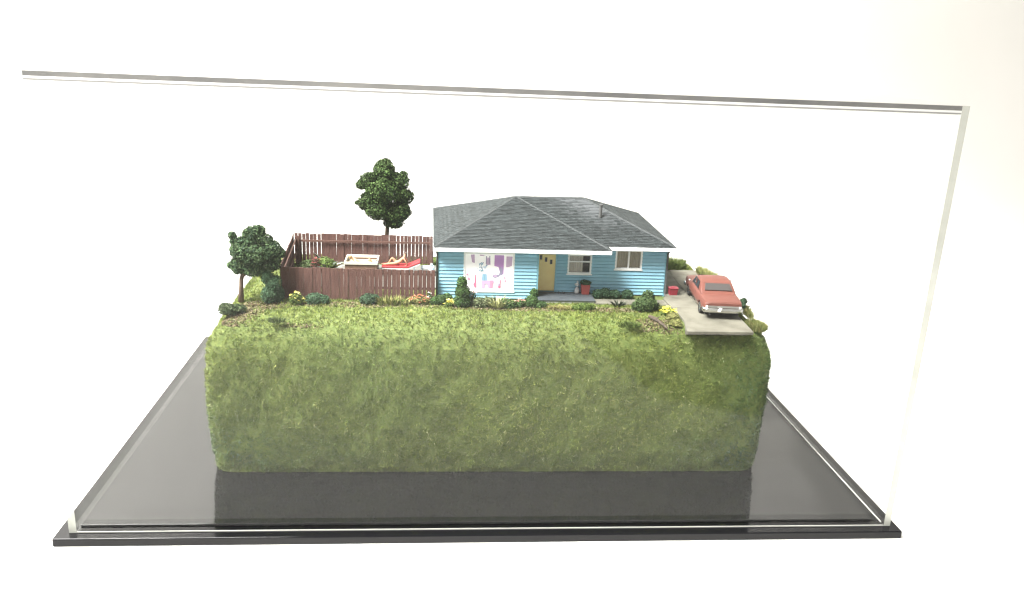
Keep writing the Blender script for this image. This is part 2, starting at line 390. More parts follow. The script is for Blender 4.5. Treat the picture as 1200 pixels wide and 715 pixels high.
# large printed picture window
fr = window(WIN_P, HYF, 'plain')
px0, px1, pz0, pz1 = WIN_P[0]+.085, WIN_P[1]-.085, WIN_P[2]+.085, WIN_P[3]-.085
pn = MB().box(px0, px1, HYF-.05, HYF+.02, pz0, pz1).build('printed_panel', 'print_white', fr)
pn['label'] = 'white lit panel printed with a lilac room and teal flowers'
def P2(a, b): return (px0+(px1-px0)*a, pz1-(pz1-pz0)*b)
pic = MB(); names = ['print_'+k for k in PRINT]; lay = [0]
def shp(k, pts):
    pic.cm = names.index('print_'+k); lay[0] += 1; y = HYF-.053-.0006*lay[0]
    q = [P2(*p) for p in pts]; pic.add([(x, y, z) for x, z in q], [tuple(range(len(q)))])
def el(k, a, b, ra, rb, n=9): shp(k, [(a+ra*math.cos(t), b+rb*math.sin(t)) for t in np.linspace(0, 2*math.pi, n, endpoint=False)])
shp('lilac', [(.11,.03),(.19,.02),(.20,.26),(.14,.24)])
shp('grey', [(.43,.06),(.455,.06),(.455,.28),(.43,.28)]); shp('lilac', [(.46,.10),(.52,.10),(.53,.30),(.44,.31)])
shp('grey', [(.50,.05),(.52,.05),(.52,.27),(.50,.27)])
shp('purple', [(.61,.03),(.81,.03),(.81,.55),(.76,.58),(.73,.50),(.70,.36),(.61,.33)])
shp('grey', [(.72,.34),(.79,.40),(.79,.58),(.70,.62),(.735,.5)])
shp('lilac', [(.86,.06),(.99,.06),(.98,.32),(.90,.36),(.86,.36)])
shp('grey', [(.58,.60),(.64,.57),(.72,.58),(.72,.63),(.64,.67),(.58,.65)]); el('print' and 'lilac', .64, .615, .045, .025)
rr = random.Random(4)
for i in range(34):
    a = rr.uniform(0, 6.28); d_ = rr.random()**.5
    el(rr.choice(['teal', 'teal', 'blue', 'grey']), .35+.11*d_*math.cos(a), .35+.135*d_*math.sin(a), rr.uniform(.010, .02), rr.uniform(.011, .022), 5)
shp('blue', [(.365,.56),(.455,.56),(.47,.74),(.44,.78),(.38,.78),(.355,.72)]); shp('teal', [(.40,.60),(.42,.60),(.42,.76),(.40,.76)])
shp('lilac', [(.36,.75),(.61,.73),(.62,.80),(.56,.82),(.56,.96),(.50,.96),(.47,.84),(.43,.84),(.42,.97),(.36,.97)])
shp('pink', [(.53,.74),(.60,.74),(.59,.96),(.53,.96)])
shp('rose', [(.205,.58),(.225,.58),(.245,.95),(.20,.95)]); el('rose', .21, .86, .03, .05); el('pink', .08, .70, .03, .04); el('pink', .05, .58, .018, .03)
el('rose', .73, .92, .03, .045); shp('rose', [(.73,.72),(.76,.72),(.75,.93),(.735,.93)]); el('pink', .84, .66, .014, .05); el('pink', .85, .75, .02, .03); el('grey', .72, .86, .02, .03)
shp('lilac', [(.30,.02),(.40,.04),(.39,.06),(.30,.05)])
pic.build('picture_print', names, fr)

# front door
dm = MB().box(DOOR[0]+.07, DOOR[1]-.07, HYM-.02, HYM+.06, DOOR[2]+.04, DOOR[3]-.06).build('door', 'door_yellow', house)
for i in range(3):
    x = DOOR[0]+.20+i*.32; z = DOOR[3]-.27-i*.14
    MB().box(x, x+.15, HYM-.04, HYM-.01, z-.15, z+.13).build('door_pane', 'dark_glass', dm)
MB().blob((DOOR[0]+.17, HYM-.06, 10.55), .04, sub=1).build('handle', 'chrome', dm)
MB().box(DOOR[0], DOOR[0]+.068, HYM-.10, HYM+.06, DOOR[2], DOOR[3]).box(DOOR[1]-.068, DOOR[1], HYM-.10, HYM+.06, DOOR[2], DOOR[3]).box(DOOR[0]+.069, DOOR[1]-.069, HYM-.10, HYM+.06, DOOR[3]-.06, DOOR[3]).build('door_frame', 'siding', house)
MB().box(DOOR[0]-.02, DOOR[1]+.02, HYM-.25, HYM+.06, DOOR[2]-.10, DOOR[2]-.003).build('door_sill', 'corner_trim', house)
# porch
pr = MB().box(BXR+.08, 6.26, 10.55, HYM-.08, ZT-.08, ZT+.14).build('porch', 'stone_grey', house)
for i in range(4):
    y0 = 10.5+i*.47; MB().box(BXR+.07, 6.30, y0+.008, y0+.462, ZT+.142, ZT+.20).build('porch_board', 'porch_paint', pr, bevel=.01)

# roof -------------------------------------------------------------
ZE = 12.62
FL = Vector((-3.42, 10.62, ZE)); FR = Vector((7.05, 10.62, ZE)); V_ = Vector((7.05, 11.75, ZE)); MR = Vector((11.30, 11.95, ZE)); MR.y = 11.75
BR = Vector((11.36, 22.55, ZE)); BL = Vector((-3.46, 22.55, ZE)); A = Vector((1.76, 15.9, 14.78)); B_ = Vector((6.08, 15.9, 14.82))
roof = MB()
facets = [[FL, FR, A], [FR, V_, A], [V_, MR, B_, A], [MR, BR, B_], [BR, BL, A, B_], [BL, FL, A]]
for q in facets: roof.add(q, [tuple(range(len(q)))])
lo = [Vector((p.x, p.y, ZE-.03)) for p in (FL, FR, V_, MR, BR, BL)]
roof.add(lo, [tuple(range(6))[::-1]])
top6 = [FL, FR, V_, MR, BR, BL]
for i in range(6): roof.add([lo[i], lo[(i+1) % 6], top6[(i+1) % 6], top6[i]], [(0, 1, 2, 3)])
rf = roof.build('roof', 'roof_deck', house)
def clip(poly, a, b):                     # keep the left of the directed line a->b (2D)
    out = []; n = len(poly)
    sd = lambda p: (b[0]-a[0])*(p[1]-a[1])-(b[1]-a[1])*(p[0]-a[0])
    for i in range(n):
        p, q = poly[i], poly[(i+1) % n]; sp, sq = sd(p), sd(q)
        if sp >= 0: out.append(p)
        if sp*sq < 0: t = sp/(sp-sq); out.append((p[0]+(q[0]-p[0])*t, p[1]+(q[1]-p[1])*t))
    return out
sh = MB(); rr = random.Random(3)
for q in facets:
    o = q[0]; eu = (q[1]-q[0]).normalized(); nrm = (q[1]-q[0]).cross(q[-1]-q[0]).normalized(); ev = nrm.cross(eu)
    P = [((p-o).dot(eu), (p-o).dot(ev)) for p in q]
    umin, umax, vmax = min(p[0] for p in P), max(p[0] for p in P), max(p[1] for p in P)
    PV = .15; v = -.04; row = 0
    while v < vmax:
        uu = umin-.3-rr.random()*.2; tone = rr.uniform(.84, 1.16)
        while uu < umax:
            wd = rr.uniform(.17, .34); poly = [(uu+.004, v), (uu+wd-.004, v), (uu+wd-.004, v+PV+.03), (uu+.004, v+PV+.03)]
            for i in range(len(P)):
                if i == 0: continue        # may overhang the eave a little
                poly = clip(poly, P[i], P[(i+1) % len(P)])
                if len(poly) < 3: break
            if len(poly) >= 3:
                h0 = .034+rr.uniform(-.004, .010); n = len(poly)
                up = [o+eu*a+ev*b+nrm*(h0-(b-v)*.17) for a, b in poly]; dn = [p-nrm*.03 for p in up]
                k = tone*rr.uniform(.66, 1.34); c = (.031*k, .037*k, .038*k)
                sh.add(up+dn, [tuple(range(n))]+[(n+i, n+(i+1) % n, (i+1) % n, i) for i in range(n)], c)
            uu += wd
        v += PV; row += 1
stuff(sh.build('shingles', 'shingle', rf, colors=True))
def ridge(a, b):
    d_ = b-a; n = max(2, int(d_.length/.28)); m = MB(); t = d_.normalized(); s_ = t.cross(Vector((0, 0, 1))).normalized(); up = s_.cross(t)
    for i in range(n):
        p = a+d_*(i/n); q = a+d_*((i+1.12)/n); h0, h1 = .05, .035
        m.hexa([p-s_*.10-up*.03, q-s_*.10-up*.035, q+s_*.10-up*.035, p+s_*.10-up*.03, p-s_*.03+up*h0, q-s_*.03+up*h1, q+s_*.03+up*h1, p+s_*.03+up*h0])
    return m.build('ridge_cap', 'ridge', rf)
for a, b in ((FL, A), (FR, A), (MR, B_), (BR, B_), (BL, A), (A, B_)): ridge(a, b)
def fascia(a, b, out):
    o_ = Vector(out)*.06; lo_, hi = ZE-.24, ZE-.02
    d_ = (b-a).normalized()*.0
    P = [Vector((p.x, p.y, 0)) for p in (a, b)]
    pts = []
    for z in (lo_, hi):
        for p in (P[0], P[1]): pts.append((p.x, p.y, z))
        for p in (P[1]+o_, P[0]+o_): pts.append((p.x, p.y, z))
    MB().hexa(pts).build('fascia', 'white_paint', house, bevel=.012)
X = Vector((1, 0, 0)); Y = Vector((0, 1, 0))
fascia(FL, FR+X*.059, (0, -1, 0)); fascia(FR+Y*.003, V_-Y*.063, (1, 0, 0)); fascia(V_+X*.062, MR+X*.06, (0, -1, 0)); fascia(MR+Y*.003, BR-Y*.003, (1, 0, 0)); fascia(BR, BL, (0, 1, 0)); fascia(BL-Y*.003, FL+Y*.003-Y*.06, (-1, 0, 0))
MB().add([(p.x, p.y, ZE-.20) for p in top6]+[(p.x, p.y, ZE-.10) for p in top6], [tuple(range(6))[::-1], tuple(range(6, 12))]+[(i, (i+1) % 6, 6+(i+1) % 6, 6+i) for i in range(6)]).build('soffit', 'siding', house)
MB().lathe((6.95, 14.2, 13.9), [(.10, 0), (.10, .78)], 12).lathe((6.95, 14.2, 14.66), [(.13, 0), (.13, .10)], 12).build('vent_pipe', 'grey_metal', house)
# downspouts
MB().tube([(11.28, 11.85, ZE-.16), (11.20, 11.95, ZE-.26), (11.06, 12.30, ZE-.36), (11.0, 12.33, ZE-.52), (11.0, 12.33, ZT+.25), (11.02, 12.22, ZT+.12), (11.12, 11.95, ZT+.09)], .065, 8).build('downspout', 'grey_metal', house, smooth=True)
MB().tube([(-3.28, 10.74, ZE-.22), (-3.27, 10.9, ZE-.32), (-3.22, 11.06, ZE-.5), (-3.22, 11.06, ZT+.05)], .06, 8).build('downspout', 'grey_metal', house, smooth=True)

# ------------------------------------------------------------------ fences
def fence(p0, p1, label, h0, h1, bw=.238, gapf=None, seed=0, rails=(.35, .82), railside=1, cap=True):
    p0 = Vector((*p0, 0)); p1 = Vector((*p1, 0)); d_ = p1-p0; L_ = d_.length; t = d_/L_; nrm = Vector((-t.y, t.x, 0)); rr = random.Random(seed)
    fe = thing('wooden_fence', ((p0+p1)/2)[:2]+(ZT,), label, 'fence', 'fences round the back yard')
    n = int(L_/(bw+.012)); pitch = L_/n
    for i in range(n):
        c = i/(n-1); gp = gapf(c) if gapf else .003; gp *= rr.uniform(.6, 1.4)
        s0 = i*pitch; s1 = s0+pitch-gp; hh = h0+(h1-h0)*c+rr.uniform(-.03, .03); tw = rr.uniform(-.012, .012); k = rr.uniform(-.006, .006)+.024*(i % 2)
        b = [p0+t*s0, p0+t*s1]; lean = t*rr.uniform(-.012, .012)
        P = [b[0]+nrm*k, b[1]+nrm*(k+tw), b[1]+nrm*(k+tw+.045), b[0]+nrm*(k+.045)]
        m = MB().hexa([(*p[:2], ZT-.05) for p in P]+[(*(p+lean)[:2], ZT+hh) for p in P]); m.build('fence_board', 'fence_wood', fe)
    for rz in rails:
        o0 = nrm*(.075 if railside > 0 else -.10)
        P = [p0+o0, p1+o0, p1+o0+nrm*.06*railside, p0+o0+nrm*.06*railside]
        z0, z1 = ZT+h0*rz, ZT+h1*rz
        MB().hexa([(P[0].x,P[0].y,z0),(P[1].x,P[1].y,z1),(P[2].x,P[2].y,z1),(P[3].x,P[3].y,z0),(P[0].x,P[0].y,z0+.13),(P[1].x,P[1].y,z1+.13),(P[2].x,P[2].y,z1+.13),(P[3].x,P[3].y,z0+.13)]).build('rail', 'fence_rail', fe)
    k = 2
    for i in range(k):
        p = p0+d_*(.02+.96*i/(k-1))+nrm*(.20*railside if railside > 0 else -.23)
        MB().box(p.x-.09, p.x+.09, p.y-.09, p.y+.09, ZT-.05, ZT+h0+(h1-h0)*i/(k-1)-.12).build('fence_post', 'fence_rail', fe)
    return fe
gf = lambda c: .007 if c < .52 else .004+.024*min(1, (c-.52)/.15)
fence((-12.22, 10.55), (-3.30, 10.62), 'long brown board fence at the front edge beside the blue house', 1.92, 1.86, gapf=gf, seed=1)
gb = lambda c: .026 if c < .18 or c > .72 else .003
fence((-12.72, 19.0), (-3.42, 19.1), 'brown board fence at the back of the yard below the round tree', 2.02, 2.0, gapf=gb, seed=2, rails=(.74,), railside=-1)
fence((-12.26, 10.80), (-12.72, 18.9), 'brown side fence running back from the corner beside the leaning tree', 1.92, 2.02, seed=3, rails=(.35, .80), railside=-1)

# ------------------------------------------------------------------ plants
def leaf_cloud(lobes, n, size, pal, flat=0, shell=.5, seed=0, core=True, aspect=1.0):
    """lobes (cx,cy,cz,rx,ry,rz) ; small leaf quads (as 2 triangles) spread through the lobes' volume"""
    g_ = np.random.default_rng(seed); lob = np.array(lobes, float); vol = lob[:, 3]*lob[:, 4]*lob[:, 5]; vol = vol**.7
    idx = g_.choice(len(lob), n, p=vol/vol.sum())
    d_ = g_.normal(size=(n, 3)); d_ /= np.linalg.norm(d_, axis=1)[:, None]
    rad = shell+(1.06-shell)*g_.random(n)**.6
    P = lob[idx, :3]+d_*lob[idx, 3:]*rad[:, None]
    nn = d_+g_.normal(size=(n, 3))*.7; nn /= np.linalg.norm(nn, axis=1)[:, None]
    a = np.cross(nn, g_.normal(size=(n, 3))); a /= np.linalg.norm(a, axis=1)[:, None]; b = np.cross(nn, a)
    s_ = size*g_.uniform(.55, 1.35, n)[:, None]
    V = np.stack([P-a*s_, P-b*s_*.55*aspect, P+a*s_, P+b*s_*.55*aspect+nn*s_*.3], 1).reshape(-1, 3)
    F = np.arange(n*4).reshape(-1, 4)
    pal = np.array(pal); lobtone = g_.uniform(.75, 1.25, len(lob))[idx]
    C = pal[g_.integers(0, len(pal), n)]*(lobtone*g_.uniform(.7, 1.3, n))[:, None]
    V[:, 2] = np.maximum(V[:, 2], ZT+.005)
    return V, F, np.repeat(C, 4, 0)
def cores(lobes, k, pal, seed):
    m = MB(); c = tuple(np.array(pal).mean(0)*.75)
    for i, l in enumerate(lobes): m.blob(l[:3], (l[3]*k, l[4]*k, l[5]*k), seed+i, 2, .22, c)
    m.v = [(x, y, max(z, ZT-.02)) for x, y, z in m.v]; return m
def foliage(name, parent, lobes, n, size, pal, seed, k=.82, loc=None, **kw):
    V, F, C = leaf_cloud(lobes, n, size, pal, seed=seed, **kw)
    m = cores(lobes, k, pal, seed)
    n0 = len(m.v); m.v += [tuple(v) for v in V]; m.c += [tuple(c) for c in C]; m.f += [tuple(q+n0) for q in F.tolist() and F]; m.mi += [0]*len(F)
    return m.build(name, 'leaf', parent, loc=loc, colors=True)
TG = [(.022,.044,.010),(.034,.064,.015),(.052,.092,.024),(.009,.019,.005),(.08,.12,.04)]
DG = [(.030,.062,.018),(.042,.085,.024),(.060,.110,.028),(.022,.048,.016)]
BGN = [(.030,.062,.034),(.040,.080,.042),(.055,.10,.05)]
MG = [(.085,.13,.03),(.12,.17,.04),(.065,.105,.028)]
OL = [(.15,.155,.05),(.11,.12,.04),(.19,.18,.07)]

# round tree at the back
t = thing('tree', (-6.72, 20.6, ZT), 'round dark green tree standing behind the back fence', 'tree')
rr = random.Random(5)
MB().tube([(-6.72,20.6,ZT-.05),(-6.70,20.62,10.6),(-6.62,20.6,11.8),(-6.72,20.6,13.2),(-6.8,20.6,14.6)], [.21,.16,.14,.11,.05], 9).tube([(-6.65,20.6,11.9),(-7.3,20.5,12.8),(-7.9,20.5,13.4)], [.08,.06,.03], 7).tube([(-6.65,20.6,12.0),(-6.1,20.7,12.8),(-5.5,20.6,13.4)], [.08,.06,.03], 7).build('trunk', 'bark', t, smooth=True)
lob = [(-6.85,20.6,15.45,.75,.75,.75),(-7.75,20.5,14.75,.75,.75,.6),(-6.0,20.6,14.75,.85,.8,.65),(-6.9,20.2,14.2,1.15,1.0,.95),(-5.55,20.6,13.75,.72,.7,.6),(-8.0,20.6,13.3,.62,.7,.6),(-7.2,20.3,12.9,.95,.9,.75),(-6.1,20.4,12.7,.95,.85,.75),(-6.2,20.5,11.95,.70,.6,.42),(-5.4,20.6,12.65,.42,.5,.35),(-8.35,20.6,14.5,.4,.4,.35),(-6.75,20.6,16.0,.36,.4,.3)]
for i in range(26):
    l = rr.choice(lob[:9]); a, b = rr.uniform(0, 6.28), rr.uniform(-.5, 1); c = math.cos(b)
    lob.append((l[0]+l[3]*.95*math.cos(a)*c, l[1]+l[4]*.95*math.sin(a)*c, l[2]+l[5]*.95*math.sin(b), rr.uniform(.2, .36), rr.uniform(.2, .36), rr.uniform(.16, .3)))
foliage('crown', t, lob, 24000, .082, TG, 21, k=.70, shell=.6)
# leaning tree at the left
t = thing('tree', (-14.4, 10.0, ZT), 'dark spreading tree with bare brown trunk at the left of the fence', 'tree')
MB().tube([(-14.42,10,ZT-.05),(-14.40,10,10.0),(-14.34,10.02,10.7),(-14.1,10.05,11.4),(-13.8,10.05,12.4)], [.17,.145,.13,.11,.06], 9).tube([(-14.3,10,10.8),(-13.7,10,11.3),(-13.0,10,11.8)], [.09,.07,.03], 7).tube([(-14.3,10,10.9),(-14.6,10,11.6),(-14.75,10,12.4)], [.08,.06,.03], 7).build('trunk', 'bark', t, smooth=True)
lob = [(-14.25,10.0,12.35,.62,.75,.55),(-13.5,10.0,13.15,.62,.7,.62),(-13.55,9.8,12.2,.95,.85,.75),(-12.75,10.0,12.45,.68,.7,.55),(-14.35,9.9,11.55,.58,.6,.50),(-13.6,9.8,11.35,.62,.6,.42),(-12.65,9.85,11.75,.58,.55,.55),(-13.1,9.95,11.45,.45,.45,.4),(-12.15,10.0,12.25,.32,.35,.30),(-14.72,10.0,13.2,.22,.25,.22),(-14.6,10,12.85,.28,.3,.35),(-14.0,10,12.8,.55,.5,.45),(-13.0,10,12.95,.5,.5,.4),(-13.25,10,13.55,.35,.3,.28),(-13.8,10,13.35,.35,.3,.3)]
for i in range(24):
    l = rr.choice(lob[:8]); a, b = rr.uniform(0, 6.28), rr.uniform(-.6, 1); c = math.cos(b)
    lob.append((l[0]+l[3]*.95*math.cos(a)*c, l[1]+l[4]*.95*math.sin(a)*c, l[2]+l[5]*.9*math.sin(b), rr.uniform(.16, .28), rr.uniform(.16, .28), rr.uniform(.14, .24)))
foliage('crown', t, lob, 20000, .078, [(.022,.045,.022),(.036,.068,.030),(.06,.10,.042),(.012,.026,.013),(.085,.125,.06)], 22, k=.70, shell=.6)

def shrub(name, label, cat, lobes, n, size, pal, seed, group=None, **kw):
    c = (lobes[0][0], lobes[0][1], ZT)
    o = foliage(name, None, lobes, n, size, pal, seed, loc=c, **kw); return tag(o, label, cat, group)
shrub('shrub', 'tall dark evergreen shrub under the leaning tree at the fence corner', 'shrub', [(-12.75,9.6,9.9,.45,.5,.55),(-12.5,9.75,10.5,.45,.5,.55),(-12.85,9.7,10.9,.35,.4,.45),(-12.25,9.85,9.85,.32,.4,.5)], 4200, .055, BGN, 31)
shrub('shrub', 'ragged low dark bush in bare soil below the leaning tree', 'shrub', [(-14.6,7.6,9.55,.55,.35,.28),(-14.15,7.9,9.55,.45,.35,.25),(-14.8,8.0,9.6,.4,.3,.25)], 1500, .075, [(.05,.075,.03),(.075,.10,.045),(.035,.055,.025)], 32, k=.6)
shrub('shrub', 'rounded blue-green bush beside the yellow flowers at the fence', 'shrub', [(-10.2,9.75,9.6,.55,.4,.38),(-9.75,9.8,9.55,.38,.35,.3)], 2200, .055, BGN, 33)
shrub('shrub', 'small rounded dark green bush midway along the front fence', 'shrub', [(-7.15,9.85,9.6,.52,.4,.36),(-6.85,9.95,9.6,.35,.32,.3)], 2000, .055, BGN, 34)
shrub('shrub', 'tall narrow conical evergreen shrub under the edge of the picture window', 'shrub', [(-1.72,9.5,9.75,.50,.45,.5),(-1.72,9.52,10.25,.45,.42,.45),(-1.78,9.55,10.75,.30,.3,.45)], 4200, .055, DG, 35)
shrub('shrub', 'dark low bush at the left corner of the house', 'shrub', [(-2.95,10.0,9.6,.36,.35,.35),(-2.6,10.1,9.7,.3,.3,.3),(-3.35,9.95,9.55,.28,.3,.28)], 1700, .055, DG, 36)
shrub('shrub', 'grey-green straggly bush under the picture window', 'shrub', [(-.75,9.55,9.6,.48,.35,.38),(-.2,9.6,9.6,.42,.35,.34)], 1300, .07, [(.10,.125,.06),(.15,.17,.09),(.07,.09,.045)], 37, k=.6)
shrub('shrub', 'dark spiky-topped bush beside the porch corner', 'shrub', [(2.35,9.75,9.65,.42,.35,.42),(2.5,10.0,10.05,.25,.25,.35),(2.85,9.65,9.5,.4,.3,.25)], 2000, .055, DG, 38)
shrub('shrub', 'dark tangled bush between pale grass tuft and pink flowers', 'shrub', [(1.0,9.45,9.5,.45,.32,.28),(.75,9.6,9.6,.3,.3,.3)], 1200, .06, DG, 39, k=.65)
shrub('shrub', 'low olive bush in front of the porch end', 'shrub', [(5.5,9.35,9.5,.55,.32,.27),(5.05,9.3,9.45,.4,.3,.2)], 1500, .055, MG, 40)
shrub('hedge', 'low dark clipped hedge along the blue wall by the porch', 'hedge', [(6.65,11.75,9.6,.35,.3,.32),(7.15,11.78,9.65,.40,.3,.36),(7.7,11.75,9.6,.38,.3,.3)], 2200, .055, BGN, 41)
shrub('shrub', 'little dark round bush against the blue wall under the curtained window', 'shrub', [(8.5,11.75,9.6,.36,.3,.32)], 1100, .055, BGN, 42)
shrub('shrub', 'large bushy dark green shrub at the house corner by the driveway', 'shrub', [(9.05,9.25,9.75,.68,.5,.48),(9.4,9.3,9.7,.45,.4,.42),(9.25,9.5,10.15,.38,.36,.4),(8.65,9.3,9.6,.4,.4,.35)], 4000, .06, [(.045,.075,.025),(.07,.105,.035),(.03,.055,.02)], 43)
shrub('shrub', 'weedy olive bush at the driveway edge below the yellow flowers', 'shrub', [(10.3,7.6,9.5,.38,.4,.25),(10.25,6.7,9.45,.35,.4,.2)], 1200, .06, OL, 44, k=.6)
shrub('shrub', 'small dark weed clump on the grassy verge right of the car', 'shrub', [(15.0,9.5,9.7,.22,.25,.30),(15.2,9.8,9.9,.2,.2,.18)], 900, .055, BGN, 45)
shrub('shrub', 'round green bush inside the back yard', 'shrub', [(-10.5,16.9,9.85,.5,.45,.45),(-10.1,16.9,9.8,.35,.35,.36)], 1900, .06, MG, 46)
shrub('shrub', 'low green plant in the back corner of the fenced yard', 'shrub', [(-11.6,17.4,9.65,.55,.45,.3),(-11.9,16.8,9.6,.35,.4,.25)], 1500, .07, [(.06,.09,.035),(.09,.12,.05)], 47, k=.6)

def tuft(name, label, cat, c, rad, n, h, pal, seed, wd=.018, spread=.5, group=None, parent=None):
    g_ = np.random.default_rng(seed); a = g_.uniform(0, 6.283, n); d_ = g_.random(n)**.6
    rx, ry = rad if isinstance(rad, tuple) else (rad, rad)
    B = np.stack([c[0]+rx*d_*np.cos(a), c[1]+ry*d_*np.sin(a), np.full(n, c[2]-.03)], 1)
    dirv = np.stack([np.cos(a)*d_*spread, np.sin(a)*d_*spread, np.ones(n)], 1)+g_.normal(size=(n, 3))*.22; dirv /= np.linalg.norm(dirv, axis=1)[:, None]
    dirv[:, 2] = np.abs(dirv[:, 2])
    hh = h*g_.uniform(.5, 1.1, n)[:, None]; s_ = np.stack([-dirv[:, 1], dirv[:, 0], np.zeros(n)], 1)+g_.normal(size=(n, 3))*.3; s_ /= np.linalg.norm(s_, axis=1)[:, None]; s_ *= wd
    M = B+dirv*hh*.55; droop = dirv.copy(); droop[:, 2] *= .45; T_ = M+droop*hh*.5
    V = np.stack([B-s_, B+s_, M+s_*.8, T_, M-s_*.8], 1).reshape(-1, 3); F = np.arange(n*5).reshape(-1, 5)
    pal = np.array(pal); C = np.repeat(pal[g_.integers(0, len(pal), n)]*g_.uniform(.5, 1.5, n)[:, None], 5, 0)
    o = np_mesh(name, V, F, C, 'blade', parent, None if parent else (c[0], c[1], c[2]))
    if label: tag(o, label, cat, group)
    return o
STRAW = [(.30,.27,.10),(.22,.22,.07),(.36,.33,.15)]; GRN = [(.14,.19,.05),(.18,.23,.065),(.10,.14,.04)]
tuft('grass_tuft', 'straw-coloured grass clump at the front fence beside orange flowers', 'grass tuft', (-5.9,9.75,ZT), (.85,.28), 420, .75, STRAW+GRN, 51)
tuft('grass_tuft', 'pale cream ornamental grass under the picture window', 'grass tuft', (.3,9.5,ZT), (.32,.25), 260, .95, [(.50,.50,.27),(.40,.42,.20),(.56,.55,.36)], 52, .022, .9)
tuft('grass_tuft', 'small dark weed tuft on the open lawn near the leaning tree', 'grass tuft', (-11.8,6.35,ZT), (.45,.22), 240, .38, [(.07,.10,.035),(.09,.12,.045)], 53)
tuft('grass_tuft', 'dark green weed tuft on the lawn near the driftwood log', 'grass tuft', (7.5,6.3,ZT), (.6,.28), 330, .42, [(.075,.11,.03),(.11,.15,.04)], 54)
tuft('grass_tuft', 'tall dry grass clump at the front end of the driveway', 'grass tuft', (14.95,6.8,ZT-.1), (.5,.9), 2600, .50, GRN+STRAW+[(.10,.13,.045)], 55, .010, .25)
tuft('grass_tuft', 'long grass along the block edge beside the car', 'grass tuft', (15.2,10.4,ZT-.05), (.3,2.3), 2600, .52, GRN+STRAW, 56, .010, .25)
tuft('grass_tuft', 'high grass growing behind the far end of the driveway', 'grass tuft', (12.5,19.7,ZT), (1.9,.9), 4200, .95, GRN+[(.16,.20,.06)], 57, .012, .2)
tuft('grass_tuft', 'tall grass strip bordering the far driveway', 'grass tuft', (15.15,16.2,ZT-.05), (.4,2.6), 3600, .8, GRN+STRAW, 58, .012, .2)
tuft('grass_tuft', 'tan weedy grass at the foot of the porch', 'grass tuft', (4.0,9.45,ZT), (.95,.35), 520, .30, STRAW+[(.20,.16,.08)], 59)
tuft('agave', 'dark spiky plant on its own in front of the walkway', 'plant', (7.6,10.05,ZT), .12, 26, .62, [(.02,.03,.02),(.05,.06,.04)], 60, .05, 1.6)

def flowers(label, cat, c, rx, ry, h, n, colr, seed, leafpal, nl, size=.07, stems=False):
    t_ = thing('flowering_plant', (c[0], c[1], ZT), label, cat); rr = random.Random(seed)
    if nl: foliage('foliage', t_, [(c[0], c[1], ZT+h*.35, rx, ry, h*.42)], nl, .06, leafpal, seed, k=.5)
    m = MB(); st = MB()
    for i in range(n):
        a = rr.uniform(0, 6.28); d_ = rr.random()**.5; x, y = c[0]+rx*d_*math.cos(a), c[1]+ry*d_*math.sin(a); z = ZT+h*rr.uniform(.35, 1.0)*(1-.35*d_)
        k = rr.uniform(.75, 1.2); cc = tuple(min(.9, v*k) for v in colr[i % len(colr)])
        st.tube([(c[0]+(x-c[0])*.5, c[1]+(y-c[1])*.5, ZT-.02), (x, y, z)], .012, 4)
        for j in range(5):
            b = j*1.2566+a; s_ = size*rr.uniform(.8, 1.3); tx, ty = math.cos(b), math.sin(b)
            m.add([(x, y, z), (x+s_*tx-s_*.4*ty, y+s_*ty*.8, z+s_*(.35+.3*rr.random())), (x+s_*1.35*tx, y+s_*1.2*ty, z+s_*(.2+.6*rr.random())), (x+s_*tx+s_*.4*ty, y+s_*ty*.8-s_*.2, z+s_*.3)], [(0, 1, 2, 3)], cc)
    m.build('flowers', 'leaf', t_, colors=True)
    st.c = [(.06,.09,.03)]*len(st.v); st.build('stems', 'leaf', t_, colors=True); return t_
YEL = [(.78,.66,.10),(.80,.72,.22),(.85,.78,.30)]
flowers('airy plant covered in small yellow flowers left along the front fence', 'flowers', (-11.2,9.45), .42, .28, .92, 34, YEL, 61, MG, 500, .055)
flowers('bright yellow flower clump at the house corner beside the conical shrub', 'flowers', (-2.5,9.5), .26, .2, .5, 16, YEL, 62, MG, 350, .085)
flowers('brilliant yellow flower mound at the driveway edge', 'flowers', (10.2,8.35), .46, .3, .62, 44, [(.85,.76,.08),(.88,.80,.16)], 63, MG, 400, .10)
flowers('coral red flowering groundcover at the right end of the front fence', 'flowers', (-4.3,9.95), .75, .3, .62, 60, [(.50,.15,.08),(.42,.11,.07),(.55,.22,.13)], 64, OL, 600, .06)
flowers('thin plant with white blossoms by the left house corner', 'flowers', (-3.65,10.2), .12, .1, .85, 8, [(.85,.83,.78)], 65, DG, 90, .06)
flowers('pink flower cluster under the picture window near the porch', 'flowers', (1.65,9.6), .32, .2, .58, 24, [(.62,.25,.25),(.70,.36,.34)], 66, DG, 350, .06)
flowers('pink and white roses climbing beside the picture window', 'flowers', (-1.12,9.75), .20, .12, 1.15, 14, [(.80,.35,.42),(.85,.72,.70),(.45,.08,.10)], 67, DG, 260, .06)
flowers('rust red shrub growing in the back yard', 'flowers', (-11.05,16.6), .30, .25, 1.25, 40, [(.22,.05,.05),(.30,.09,.08)], 68, [(.10,.06,.045),(.08,.08,.05)], 420, .075)
tuft('yucca', 'grey-green plant with long arching leaves in the back yard', 'plant', (-10.3,17.2,ZT), .15, 18, 1.75, [(.20,.24,.20),(.28,.31,.27)], 69, .07, 2.0)
tuft('grass_tuft', 'patch of golden straw on the yard floor beside the tub', 'grass tuft', (-9.75,16.4,ZT+.07), (.32,.3), 160, .32, [(.55,.38,.08),(.45,.32,.08)], 70, .025, 1.4)

